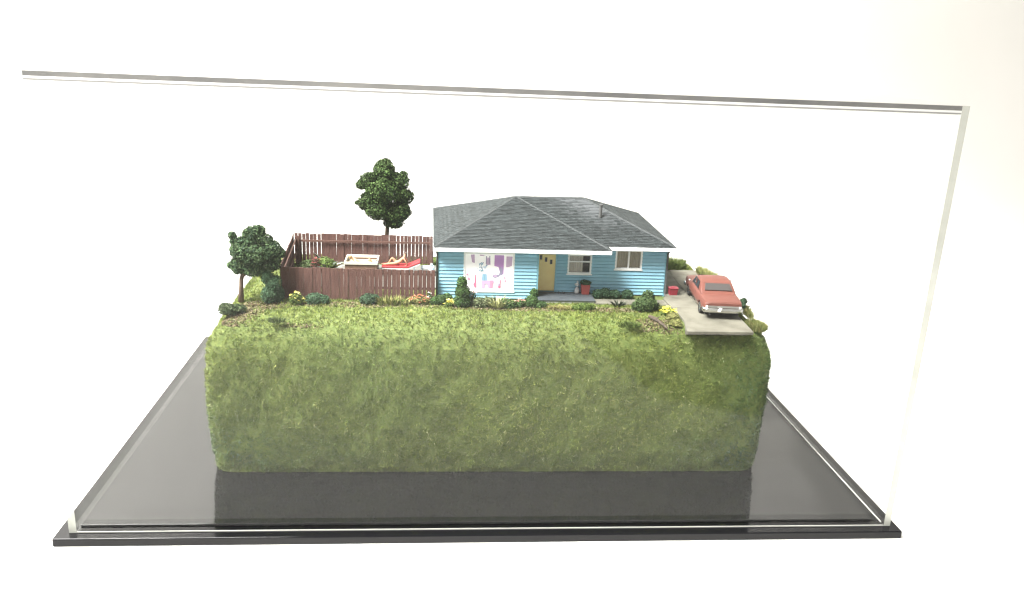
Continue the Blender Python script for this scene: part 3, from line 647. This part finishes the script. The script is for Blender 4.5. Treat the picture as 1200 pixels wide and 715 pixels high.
# driftwood log
MB().tube([(8.95,7.75,ZT+.16),(9.15,7.35,ZT+.15),(9.35,6.85,ZT+.10),(9.5,6.3,ZT+.06),(9.55,5.9,ZT+.02)], [.10,.13,.085,.07,.025], 9).tube([(9.2,7.3,ZT+.15),(9.42,7.3,ZT+.26),(9.5,7.22,ZT+.30)], [.05,.035,.015], 6).tube([(9.3,6.95,ZT+.1),(9.12,6.75,ZT+.2)], [.045,.015], 6).build('log', 'wood_log', loc=(9.2, 7, ZT))
tag(bpy.data.objects['log'], 'short weathered driftwood log lying on the lawn by the driveway', 'log')

# ------------------------------------------------------------------ things round the house
pz = ZT+.20
b = thing('planter', (5.90, 12.0, pz), 'dark red square planter with a green bush on the porch', 'planter')
MB().hexa([(5.68,11.78,pz),(6.12,11.78,pz),(6.12,12.2,pz),(5.68,12.2,pz),(5.63,11.74,pz+.60),(6.17,11.74,pz+.60),(6.17,12.24,pz+.60),(5.63,12.24,pz+.60)]).build('pot', 'terracotta', b, bevel=.02)
foliage('plant', b, [(5.82,12.0,pz+.72,.25,.25,.16),(6.02,12.0,pz+.70,.22,.22,.15)], 700, .05, BGN, 71)
b = thing('flower_vase', (5.40, 12.05, pz), 'pale vase of white flowers standing beside the red planter', 'vase')
MB().lathe((5.40,12.05,pz), [(.12,0),(.15,.08),(.16,.2),(.10,.34),(.09,.40)], 14).build('vase', 'stone_grey', b, smooth=True)
m = MB(); rr = random.Random(8)
for i in range(10):
    a = rr.uniform(0, 6.28); m.blob((5.40+.13*math.cos(a)*rr.random(), 12.05+.1*math.sin(a), pz+.46+rr.random()*.26), .06, i, 1)
m.build('blossoms', 'white_plastic', b)
b = thing('shoes', (4.45, 11.95, pz), 'pair of dark shoes left on the porch by the door', 'shoes')
for i in range(2):
    MB().blob((4.32+i*.24, 11.95-.03*i, pz+.055), (.10, .06, .055), i, 2, .1).blob((4.27+i*.24, 11.95-.03*i, pz+.10), (.05, .05, .05), 3, 1, .1).build('shoe', 'black_leather', b, smooth=True)
b = thing('bin', (11.55, 12.35, ZD), 'small dark red lidded bin on the driveway beside the house', 'bin')
MB().hexa([(11.28,12.12,ZD),(11.76,12.12,ZD),(11.76,12.56,ZD),(11.28,12.56,ZD),(11.25,12.08,ZD+.42),(11.80,12.08,ZD+.42),(11.80,12.60,ZD+.42),(11.25,12.60,ZD+.42)]).build('body', 'red_plastic', b, bevel=.02)
MB().box(11.22,11.83,12.05,12.63,ZD+.422,ZD+.47).box(11.42,11.62,12.3,12.36,ZD+.47,ZD+.50).build('lid', 'red_plastic', b, bevel=.015)

# ------------------------------------------------------------------ figures
def skin_mesh(chains, rads, extra=None):
    """chains: lists of joint names; rads: {joint: (pos, r)} -> vertex list, faces (cm)"""
    names = []; edges = []
    for ch in chains:
        for a in ch:
            if a not in names: names.append(a)
        edges += [(names.index(a), names.index(b_)) for a, b_ in zip(ch, ch[1:])]
    me = bpy.data.meshes.new('tmp'); me.from_pydata([rads[n][0] for n in names], edges, [])
    o = bpy.data.objects.new('tmp', me); COL.objects.link(o)
    sk = o.modifiers.new('s', 'SKIN'); sk.use_smooth_shade = True
    for i, n in enumerate(names):
        r_ = rads[n][1]; r_ = r_ if isinstance(r_, tuple) else (r_, r_); me.skin_vertices[0].data[i].radius = r_
        me.skin_vertices[0].data[i].use_root = (i == 0)
    ss = o.modifiers.new('d', 'SUBSURF'); ss.levels = 2
    dg = bpy.context.evaluated_depsgraph_get(); ev = o.evaluated_get(dg); m2 = ev.to_mesh()
    V = [tuple(v.co) for v in m2.vertices]; F = [tuple(p.vertices) for p in m2.polygons]
    ev.to_mesh_clear(); bpy.data.objects.remove(o); bpy.data.meshes.remove(me); return V, F
def hand(m, wrist, dirv, up, k=1):
    d_ = Vector(dirv).normalized(); n_ = Vector(up).normalized(); s_ = d_.cross(n_).normalized(); w_ = Vector(wrist)
    for i, (o_, l) in enumerate(((-.024, .085), (-.008, .10), (.008, .095), (.023, .075))):
        p = w_+d_*.05+s_*o_; m.tube([p, p+d_*l*.55, p+d_*l-n_*.025], [.011, .010, .006], 5)
    p = w_+d_*.02-s_*.02; m.tube([p, p+d_*.035-s_*.035, p+d_*.07-s_*.04], [.012, .010, .006], 5)
def figure(label, loc, J, chains, skin, hairm, hairs, hands):
    o = thing('person', loc, label, 'person'); V, F = skin_mesh(chains, J)
    m = MB(); m.add(V, F)
    for h_ in hands: hand(m, *h_)
    m.build('body', skin, o, smooth=True)
    hm = MB()
    for i, (c, r_) in enumerate(hairs): hm.blob(c, r_, i, 2, .08)
    hm.build('hair', hairm, o, smooth=True)
    return o
CH = [['pelvis','belly','chest','neck','head0','head1'], ['chest','shL','elL','wrL','haL'], ['chest','shR','elR','wrR','haR'], ['pelvis','hipL','knL','anL','toL'], ['pelvis','hipR','knR','anR','toR']]

# lounger with tanned figure
LX, LY, LZ = -5.55, 16.7, ZT+.075
lg = thing('sun_lounger', (LX, LY, LZ), 'white sun lounger with a red cushion in the fenced yard', 'sun lounger')
cz = LZ+.42
MB().box(-6.75,-5.05,16.25,16.32,cz-.12,cz-.02).box(-6.75,-5.05,17.1,17.17,cz-.12,cz-.02).box(-6.75,-6.68,16.321,17.099,cz-.12,cz-.02).box(-5.12,-5.05,16.321,17.099,cz-.12,cz-.02).build('frame', 'white_plastic', lg, bevel=.015)
for x in (-6.45, -5.25):
    for y in (16.26, 17.09):
        MB().hexa([(x-.09,y,LZ),(x-.01,y,LZ),(x-.01,y+.07,LZ),(x-.09,y+.07,LZ),(x-.03,y,cz-.12),(x+.09,y,cz-.12),(x+.09,y+.07,cz-.12),(x-.03,y+.07,cz-.12)]).build('leg', 'white_plastic', lg)
MB().hexa([(-5.05,16.25,cz-.10),(-4.30,16.25,cz+.22),(-4.30,17.17,cz+.22),(-5.05,17.17,cz-.10),(-5.08,16.25,cz-.02),(-4.33,16.25,cz+.30),(-4.33,17.17,cz+.30),(-5.08,17.17,cz-.02)]).build('back_frame', 'white_plastic', lg, bevel=.012)
MB().box(-4.72,-4.66,16.35,16.41,LZ,cz+.06).box(-4.72,-4.66,17.01,17.07,LZ,cz+.06).build('back_prop', 'white_plastic', lg)
MB().box(-6.78,-5.08,16.23,17.19,cz-.018,cz+.085).build('cushion', 'red_cushion', lg, bevel=.03)
MB().hexa([(-5.08,16.23,cz-.015),(-4.28,16.23,cz+.33),(-4.28,17.19,cz+.33),(-5.08,17.19,cz-.015),(-5.10,16.23,cz+.085),(-4.32,16.23,cz+.42),(-4.32,17.19,cz+.42),(-5.10,17.19,cz+.085)]).build('cushion', 'red_cushion', lg, bevel=.03)
z = cz+.085
J = dict(pelvis=((-5.75,16.65,z+.16),(.16,.15)), belly=((-5.58,16.65,z+.25),(.125,.14)), chest=((-5.40,16.65,z+.44),(.135,.165)), neck=((-5.30,16.65,z+.60),.055), head0=((-5.27,16.65,z+.70),.085), head1=((-5.25,16.65,z+.80),.075),
         shL=((-5.38,16.47,z+.52),.062), elL=((-5.22,16.37,z+.30),.048), wrL=((-5.14,16.39,z+.115),.036), haL=((-5.18,16.38,z+.075),.035),
         shR=((-5.38,16.83,z+.52),.062), elR=((-5.20,16.93,z+.32),.048), wrR=((-5.12,16.93,z+.13),.036), haR=((-5.15,16.94,z+.09),.035),
         hipL=((-5.85,16.55,z+.14),.12), knL=((-6.28,16.52,z+.11),.085), anL=((-6.68,16.5,z+.065),.05), toL=((-6.80,16.49,z+.13),.04),
         hipR=((-5.87,16.75,z+.15),.12), knR=((-6.12,16.78,z+.46),.085), anR=((-6.36,16.8,z+.07),.05), toR=((-6.48,16.81,z+.05),.04))
figure('tanned sunbather figurine reclining on the red lounger, propped on both arms', (-5.6,16.65,z), J, CH, 'skin_tan', 'hair', [((-5.225,16.65,z+.79),(.09,.095,.10)), ((-5.19,16.65,z+.70),(.06,.08,.08))],
       [((-5.16,16.38,z+.08),(-1,-.1,-.25),(0,0,1)), ((-5.13,16.94,z+.09),(-1,.1,-.25),(0,0,1))])

# tub with pale figure
tb = thing('soaking_tub', (-8.05, 16.45, LZ), 'square cream tub with dark wooden sides in the fenced yard', 'tub')
tx0, tx1, ty0, ty1, th = -9.12, -6.98, 15.45, 17.5, .95
MB().box(tx0+.06,tx1-.06,ty0+.06,ty0+.14,LZ,LZ+th-.16).box(tx0+.06,tx1-.06,ty1-.14,ty1-.06,LZ,LZ+th-.16).box(tx0+.06,tx0+.14,ty0+.141,ty1-.141,LZ,LZ+th-.16).box(tx1-.14,tx1-.06,ty0+.141,ty1-.141,LZ,LZ+th-.16).build('side_panel', 'tub_side', tb)
m = MB(); R0 = [(tx0,ty0),(tx1,ty0),(tx1,ty1),(tx0,ty1)]
def ring(k, zz): return [((x-(tx0+tx1)/2)*k+(tx0+tx1)/2, (y-(ty0+ty1)/2)*k+(ty0+ty1)/2, zz) for x, y in R0]
rs = [ring(1, LZ+th-.158), ring(1, LZ+th), ring(.90, LZ+th), ring(.86, LZ+th-.30), ring(.78, LZ+.25), ring(.001, LZ+.25)]
m.add([p for q in rs for p in q], [(i*4+k, i*4+(k+1) % 4, (i+1)*4+(k+1) % 4, (i+1)*4+k) for i in range(5) for k in range(4)]).build('basin', 'tub_white', tb, bevel=.04)
MB().box(tx0+.18,tx1-.18,ty0+.18,ty1-.18,LZ+th-.32,LZ+th-.29).build('water', 'pool_water', tb)
for y in (15.9, 16.9): MB().lathe((tx1-.09, y, LZ+th), [(.05, 0), (.05, .05), (.02, .06)], 10).build('tap', 'grey_metal', tb)
z = LZ+th-.27
J = dict(pelvis=((-7.95,16.3,z-.02),(.15,.15)), belly=((-8.15,16.3,z+.03),(.125,.14)), chest=((-8.42,16.3,z+.12),(.14,.165)), neck=((-8.60,16.3,z+.24),.055), head0=((-8.68,16.3,z+.33),.085), head1=((-8.74,16.3,z+.42),.075),
         shL=((-8.46,16.1,z+.17),.06), elL=((-8.25,15.98,z+.08),.048), wrL=((-8.0,16.05,z+.10),.036), haL=((-7.93,16.08,z+.10),.035),
         shR=((-8.46,16.5,z+.17),.06), elR=((-8.62,16.70,z+.22),.048), wrR=((-8.82,16.74,z+.28),.036), haR=((-8.88,16.72,z+.29),.035),
         hipL=((-7.85,16.2,z+.0),.12), knL=((-7.50,16.15,z+.17),.085), anL=((-7.30,16.14,z-.12),.05), toL=((-7.25,16.13,z-.16),.04),
         hipR=((-7.85,16.42,z+.0),.12), knR=((-7.55,16.46,z+.24),.085), anR=((-7.36,16.48,z-.10),.05), toR=((-7.30,16.48,z-.15),.04))
figure('fair bather figurine lying back in the cream tub', (-8.1,16.3,z), J, CH, 'skin_fair', 'hair_light', [((-8.76,16.3,z+.42),(.095,.10,.10)), ((-8.79,16.3,z+.33),(.06,.085,.09))],
       [((-7.95,16.08,z+.10),(1,.2,0),(0,0,1)), ((-8.86,16.72,z+.29),(-1,0,.1),(0,0,1))])
b = thing('side_table', (-3.9, 16.8, LZ), 'low pale stone table beside the red lounger', 'table')
MB().box(-4.22,-3.38,16.5,17.2,LZ+.30,LZ+.38).build('table_top', 'stone_grey', b, bevel=.02)
for x in (-4.13, -3.48):
    for y in (16.6, 17.08): MB().box(x-.04,x+.04,y-.04,y+.04,LZ,LZ+.30).build('leg', 'stone_grey', b)
b = MB().lathe((-3.55,16.,LZ), [(.16,0),(.18,.06),(.13,.2),(.17,.42),(.12,.58),(.07,.64)], 12).blob((-3.55,16.,LZ+.72), (.10,.10,.12), 2, 2, .1).blob((-3.68,15.96,LZ+.42), (.06,.06,.16), 3, 1, .1)
tag(b.build('garden_statue', 'stone_grey', loc=(-3.55,16.,LZ), smooth=True), 'little grey garden statue by the house wall in the yard', 'statue')

# ------------------------------------------------------------------ car
car = thing('car', (13.42, 10.45, ZD+.006), 'faded orange-red two-door hardtop coupe parked on the driveway', 'car')
CL, CW = 6.2, 1.16
def loft(sections, cap=True):
    n = len(sections[0]); m = MB(); vs = [p for s_ in sections for p in s_]
    fs = [(i*n+k, i*n+(k+1) % n, (i+1)*n+(k+1) % n, (i+1)*n+k) for i in range(len(sections)-1) for k in range(n)]
    fs += [tuple(range(n))[::-1], tuple(range((len(sections)-1)*n, len(sections)*n))]
    m.add(vs, fs); return m
def csec(y, w_, zb, zs, zd, cr=.03):
    half = [(w_*.86, zb), (w_*.97, zb+.12), (w_, zb+(zs-zb)*.55), (w_*.985, zs-.10), (w_*.93, zs+.0), (w_*.80, zd), (w_*.4, zd+cr*.7)]
    return [(x, y, z) for x, z in half]+[(0, y, zd+cr)]+[(-x, y, z) for x, z in half[::-1]]
st = [(-3.10,1.02,.52,.90,.92),(-3.04,1.08,.42,.97,1.00),(-2.7,1.12,.34,1.01,1.05),(-2.1,1.15,.30,1.03,1.08),(-1.5,1.16,.28,1.04,1.10),(-.8,1.15,.28,1.02,1.09),(0,1.14,.28,1.01,1.08),(.8,1.14,.28,1.01,1.08),(1.5,1.15,.28,1.01,1.08),(2.2,1.14,.30,.99,1.05),(2.75,1.11,.34,.95,1.0),(3.02,1.07,.40,.90,.95),(3.08,1.0,.48,.84,.88)]
bodym = loft([csec(*s_) for s_ in st])
CYAW = math.radians(-5.5)
def cbuild(m, name, mt, parent=None, smooth=False, bevel=0):
    c, s_ = math.cos(CYAW), math.sin(CYAW); o0 = Vector(car.location)/S
    m.v = [(x*c-y*s_+o0.x, x*s_+y*c+o0.y, z+o0.z) for x, y, z in m.v]
    return m.build(name, mt, parent or car, smooth=smooth, bevel=bevel)
cb = cbuild(bodym, 'body', 'car_paint', smooth=True)
WHEELS = [(-1, -1.92), (1, -1.92), (-1, 1.72), (1, 1.72)]
cut = MB()
for sx, y in WHEELS:
    n = 20; R = .43
    cut.add([((sx*a), y+R*math.cos(k*2*math.pi/n), .33+R*math.sin(k*2*math.pi/n)) for a in (.72, 1.4) for k in range(n)],
            [(k, (k+1) % n, n+(k+1) % n, n+k) for k in range(n)]+[tuple(range(n))[::-1], tuple(range(n, 2*n))])
co = cbuild(cut, 'cutter', 'rubber')
bmx = bmesh.new(); bmx.from_mesh(co.data); bmesh.ops.recalc_face_normals(bmx, faces=bmx.faces); bmx.to_mesh(co.data); bmx.free()
bmx = bmesh.new(); bmx.from_mesh(cb.data); bmesh.ops.recalc_face_normals(bmx, faces=bmx.faces); bmx.to_mesh(cb.data); bmx.free()
for o in (co, cb): o.scale = (100, 100, 100)
md = cb.modifiers.new('b', 'BOOLEAN'); md.object = co; md.operation = 'DIFFERENCE'; md.solver = 'EXACT'
bpy.context.view_layer.update(); dg = bpy.context.evaluated_depsgraph_get()
nm = bpy.data.meshes.new_from_object(cb.evaluated_get(dg)); cb.modifiers.clear(); cb.data = nm; cb.scale = (1, 1, 1)
bpy.data.objects.remove(co)
for p in cb.data.polygons: p.use_smooth = True
try: cb.data.set_sharp_from_angle(angle=math.radians(35))
except Exception: pass
# cabin
def cab(y, wb, wt, zt, zb=1.06): return [(wb, y[0], zb), (wt+.05, y[1], zt-.10), (wt-.03, y[1], zt-.01), (wt*.5, y[1], zt+.02), (0, y[1], zt+.03), (-wt*.5, y[1], zt+.02), (-wt+.03, y[1], zt-.01), (-wt-.05, y[1], zt-.10), (-wb, y[0], zb)]
secs = [cab((-1.75,-1.75),1.04,1.0,1.07,1.0), cab((-1.45,-1.32),1.04,.97,1.30), cab((-1.15,-.95),1.03,.90,1.55), cab((-.9,-.62),1.02,.86,1.66), cab((-.3,-.1),1.01,.84,1.70), cab((.3,.35),1.01,.84,1.68), cab((.7,.62),1.01,.86,1.60), cab((1.05,.95),1.01,.92,1.33), cab((1.35,1.35),1.0,.96,1.06,1.0)]
cbm = loft(secs); co = cbuild(cbm, 'roof', 'car_paint', smooth=True)
bmx = bmesh.new(); bmx.from_mesh(co.data); bmesh.ops.recalc_face_normals(bmx, faces=bmx.faces); bmx.to_mesh(co.data); bmx.free()
try: co.data.set_sharp_from_angle(angle=math.radians(38))
except Exception: pass
def panel(pts, off, name, mt, parent=None):
    p = [Vector(q) for q in pts]; n_ = (p[1]-p[0]).cross(p[2]-p[0]).normalized()
    a = [q+n_*off for q in p]; b_ = [q-n_*.03 for q in p]; k = len(p); m = MB().add(a+b_, [tuple(range(k)), tuple(range(k, 2*k))[::-1]]+[(k+i, k+(i+1) % k, (i+1) % k, i) for i in range(k)])
    return cbuild(m, name, mt, parent)
panel([(-.80,-1.50,1.265),(.80,-1.50,1.265),(.72,-1.02,1.55),(-.72,-1.02,1.55)], .03, 'rear_window', 'car_glass')
panel([(.86,1.18,1.21),(-.86,1.18,1.21),(-.77,.68,1.60),(.77,.68,1.60)], .03, 'windshield', 'dark_glass')
for sx in (-1, 1):
    q = [(sx*1.035,1.0,1.14),(sx*1.04,-.75,1.14),(sx*.93,-.52,1.55),(sx*.925,.52,1.55)]
    if sx > 0: q = q[::-1]
    sw_ = panel(q, .02, 'side_window', 'dark_glass')
    cbuild(MB().box(sx*1.02-.02, sx*1.02+.02, -.02, .03, 1.13, 1.56), 'window_post', 'car_paint', sw_)
    cbuild(MB().box(sx*1.15-.012, sx*1.15+.012, -2.6, 2.6, .50, .545), 'side_trim', 'chrome')
    cbuild(MB().blob((sx*1.2, .98, 1.17), (.09, .06, .06), 3, 2, .05).tube([(sx*1.05, .95, 1.08), (sx*1.18, .97, 1.15)], .02, 6), 'mirror', 'chrome', smooth=True)
    cbuild(MB().box(min(sx*.90, sx*1.02), max(sx*.90, sx*1.02), -3.15, -3.02, .665, .79), 'tail_light', 'plate_white', bevel=.02)
    cbuild(MB().lathe((0, 0, 0), [(.01, 0), (.12, 0), (.13, .04), (.01, .045)], 14), 'headlight', 'plate_white') if False else None
    cbuild(MB().box(min(sx*.62, sx*.92), max(sx*.62, sx*.92), 3.04, 3.12, .60, .80), 'headlight', 'plate_white', bevel=.03)
    cbuild(MB().box(sx*1.135-.025, sx*1.135+.025, -.62, -.38, .88, .92), 'door_handle', 'chrome')
# chrome rear bumper wraps round the corners
def bumper(y, dirn, name, z0=.40, z1=.66):
    pts = [(-1.13, y+dirn*-.32), (-1.12, y-.0*dirn), (-.9, y+dirn*.09), (0, y+dirn*.13), (.9, y+dirn*.09), (1.12, y), (1.13, y-dirn*.32)]
    m = MB(); prof_ = [(0, z0), (.05, z0+.06), (.02, (z0+z1)/2), (.05, z1-.06), (0, z1), (-.10, z1), (-.10, z0)]; secs_ = []
    for i, (x, yy) in enumerate(pts):
        a = Vector(pts[max(0, i-1)]); c_ = Vector(pts[min(len(pts)-1, i+1)]); t_ = (c_-a).normalized(); n_ = Vector((t_.y, -t_.x))*(1 if dirn < 0 else -1)
        secs_.append([(x+n_.x*o_, yy+n_.y*o_, zz) for o_, zz in prof_])
    m = loft(secs_); return cbuild(m, name, 'chrome', smooth=True)
rb = bumper(-3.08, -1, 'rear_bumper'); bumper(3.06, 1, 'front_bumper', .36, .60)
cbuild(MB().box(-.98, .98, -3.125, -3.05, .67, .80), 'rear_trim', 'chrome', bevel=.015)
cbuild(MB().hexa([(-.34,-3.30,.50),(-.20,-3.30,.50),(-.20,-3.27,.50),(-.34,-3.27,.50),(-.26,-3.285,.70),(-.10,-3.285,.70),(-.10,-3.255,.70),(-.26,-3.255,.70)]), 'license_plate', 'plate_white', rb)
cbuild(MB().box(-.90, .90, -3.06, -2.98, .885, .905), 'trunk_seam', 'dark_metal')
cbuild(MB().box(-.95, .95, -2.85, 2.85, .22, .36), 'chassis', 'rubber')
for sx, y in WHEELS:
    m = MB(); n = 22; R = .335
    pr_ = [(.86, .20), (.86, R*.93), (.90, R), (1.08, R), (1.12, R*.93), (1.12, .20)]
    m.add([(sx*a, y+r_*math.cos(k*2*math.pi/n), .33+r_*math.sin(k*2*math.pi/n)) for a, r_ in pr_ for k in range(n)],
          [(i*n+k, i*n+(k+1) % n, (i+1)*n+(k+1) % n, (i+1)*n+k) for i in range(len(pr_)-1) for k in range(n)])
    ty = cbuild(m, 'wheel', 'rubber', smooth=True)
    m = MB(); pr_ = [(1.02, .215), (1.11, .205), (1.09, .16), (1.06, .10), (1.12, .06), (1.12, .001)]
    m.add([(sx*a, y+r_*math.cos(k*2*math.pi/n), .33+r_*math.sin(k*2*math.pi/n)) for a, r_ in pr_ for k in range(n)],
          [(i*n+k, i*n+(k+1) % n, (i+1)*n+(k+1) % n, (i+1)*n+k) for i in range(len(pr_)-1) for k in range(n)])
    cbuild(m, 'hubcap', 'chrome', ty, smooth=True)
cbuild(MB().tube([(-.75, -3.0, .30), (-.75, -3.2, .28)], .04, 8), 'exhaust', 'grey_metal')

# ------------------------------------------------------------------ grass and litter
def vnoise(P, s_, seed):
    g_ = np.random.default_rng(seed); out = np.zeros(len(P))
    for k in range(6):
        d_ = g_.normal(size=3); d_ /= np.linalg.norm(d_); out += np.sin(P@d_*s_*g_.uniform(.6, 1.7)+g_.uniform(0, 6.28))
    return out/6*1.8
me = terr.data; me.calc_loop_triangles()
tv = np.array([v.co[:] for v in me.vertices])/S+np.array(terr.location)/S
tri = np.array([t_.vertices[:] for t_ in me.loop_triangles])
a, b, c = tv[tri[:, 0]], tv[tri[:, 1]], tv[tri[:, 2]]
nr_ = np.cross(b-a, c-a); ar = np.linalg.norm(nr_, axis=1)/2; nr_ /= (ar*2+1e-12)[:, None]
keep = nr_[:, 2] > -.6; a, b, c, nr_, ar = a[keep], b[keep], c[keep], nr_[keep], ar[keep]
def inbox(P, x0, x1, y0, y1): return (P[:, 0] > x0) & (P[:, 0] < x1) & (P[:, 1] > y0) & (P[:, 1] < y1)
def dirt(P):
    d_ = np.zeros(len(P)); wb_ = vnoise(P, 2.2, 5)*.35
    for x, y, rx, ry, k in ((-14.4,7.6,1.5,1.25,1.0),(-13.3,9.2,1.5,.7,.9),(-10.6,6.2,1.3,.42,.8),(9.3,6.7,1.2,1.0,.85),(-8.5,9.6,4.2,.55,.6),(2.5,9.3,4.2,.5,.75),(6.5,9.3,2.8,.45,.75),(-4.6,9.6,2,.45,.5)):
        e = ((P[:, 0]-x)/rx)**2+((P[:, 1]-y)/ry)**2; d_ = np.maximum(d_, k*np.clip(1.5-e+wb_, 0, 1))
    return np.where(P[:, 2] > 9.0, d_, 0)
def scatter(n, seed):
    g_ = np.random.default_rng(seed); idx = g_.choice(len(ar), n, p=ar/ar.sum()); u_, v_ = g_.random(n), g_.random(n); f_ = u_+v_ > 1; u_[f_] = 1-u_[f_]; v_[f_] = 1-v_[f_]
    return a[idx]+(b-a)[idx]*u_[:, None]+(c-a)[idx]*v_[:, None], nr_[idx], g_
P, Nn, g_ = scatter(80000, 77)
top = Nn[:, 2] > .9
bad = top & (inbox(P, -3.2, 11, 10.6, 22.2) | inbox(P, 10.6, 14.5, 5.1, 18.5) | inbox(P, -11.9, -3.2, 13.2, 18.8) | inbox(P, 6.3, 10.7, 10.3, 11.4))
hidden = (Nn[:, 1] > .5) & (g_.random(len(P)) > .2)
hid2 = (np.abs(Nn[:, 0]) > .8) & (g_.random(len(P)) > .55)
hid3 = top & (P[:, 1] > 12.5) & (g_.random(len(P)) > .5)
thin = g_.random(len(P)) < dirt(P)*.93
ok = ~(bad | hidden | hid2 | hid3 | thin); P, Nn = P[ok], Nn[ok]; nc = len(P); KB = 6
cdir = Nn*.6+g_.normal(size=(nc, 3))*.6; ctone = np.clip(g_.normal(1, .27, nc), .45, 1.7); cl = g_.uniform(.75, 1.3, nc)
P = np.repeat(P, KB, 0); Nn = np.repeat(Nn, KB, 0); n = len(P); top = Nn[:, 2] > .8
j_ = g_.normal(size=(n, 3))*.07; P = P+j_-Nn*(j_*Nn).sum(1)[:, None]
dr = np.repeat(cdir, KB, 0)+g_.normal(size=(n, 3))*.38; dr[:, 2] += np.where(top, .35, .1); dr /= np.linalg.norm(dr, axis=1)[:, None]
ln = g_.uniform(.10, .22, n)*np.repeat(cl, KB)
sd = np.cross(dr, g_.normal(size=(n, 3))); sd /= np.linalg.norm(sd, axis=1)[:, None]; sd *= g_.uniform(.012, .026, n)[:, None]
B0 = P-Nn*.02; Vb = np.stack([B0-sd, B0+sd, B0+dr*ln[:, None]], 1).reshape(-1, 3)
pal = np.array([(.20,.255,.05),(.26,.31,.07),(.15,.205,.04),(.34,.37,.11),(.105,.145,.03),(.44,.45,.20)])*.61
ci = np.repeat(g_.choice(6, nc, p=[.28, .24, .22, .12, .10, .04]), KB); Cb = pal[ci]*(np.repeat(ctone, KB)*g_.uniform(.85, 1.15, n))[:, None]
k = np.clip(.5+.5*vnoise(P, .55, 9)+.25*vnoise(P, 1.6, 10), 0, 1)[:, None]; Cb = Cb*(.86+.28*k)*np.array([1.0, 1.0, 1.0])
k2 = np.clip(vnoise(P*np.array([1, 1, .8]), .33, 13)-.05, 0, 1)[:, None]*np.where(top, .15, 1)[:, None]; Cb = Cb*(1-k2*np.array([.42, .22, .0]))  # bluish flock variation and shade, both put into the side blades' colour
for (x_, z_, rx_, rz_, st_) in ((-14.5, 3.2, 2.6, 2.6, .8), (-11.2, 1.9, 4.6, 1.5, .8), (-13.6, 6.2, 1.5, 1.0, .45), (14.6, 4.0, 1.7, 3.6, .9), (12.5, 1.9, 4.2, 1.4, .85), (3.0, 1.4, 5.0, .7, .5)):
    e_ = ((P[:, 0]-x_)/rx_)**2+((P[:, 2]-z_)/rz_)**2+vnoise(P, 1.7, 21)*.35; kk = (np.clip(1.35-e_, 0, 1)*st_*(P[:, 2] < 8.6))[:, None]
    Cb = Cb*(1-kk*np.array([.46, .34, .0]))          # darker bluish flock, with shade falloff painted into these patches
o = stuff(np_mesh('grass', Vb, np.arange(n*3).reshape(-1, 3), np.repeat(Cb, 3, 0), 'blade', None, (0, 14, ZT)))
tag(o, 'short green flock grass covering the lawn and the sides of the block', 'grass')
# leaf litter and soil crumbs on the bare patches
P, Nn, g_ = scatter(420000, 78)
sel = (Nn[:, 2] > .6) & (g_.random(len(P)) < dirt(P)); P = P[sel][:22000]; n = len(P)
d1 = g_.normal(size=(n, 3)); d1[:, 2] *= .4; d2 = np.cross(d1, g_.normal(size=(n, 3))); sz = g_.uniform(.025, .07, n)[:, None]
d1 = d1/np.linalg.norm(d1, axis=1)[:, None]*sz; d2 = d2/np.linalg.norm(d2, axis=1)[:, None]*sz
P = P+np.array([0, 0, .03]); Vb = np.stack([P-d1, P-d2, P+d1, P+d2], 1).reshape(-1, 3)
pal = np.array([(.22,.165,.095),(.30,.24,.15),(.15,.11,.065),(.36,.31,.21),(.17,.16,.07),(.11,.10,.045)])*.62; Cb = pal[g_.integers(0, 6, n)]
o = stuff(np_mesh('leaf_litter', Vb, np.arange(n*4).reshape(-1, 4), np.repeat(Cb, 4, 0), 'soil', None, (0, 9, ZT)))
tag(o, 'tan soil crumbs and leaf litter in the beds and bare lawn patches', 'soil')
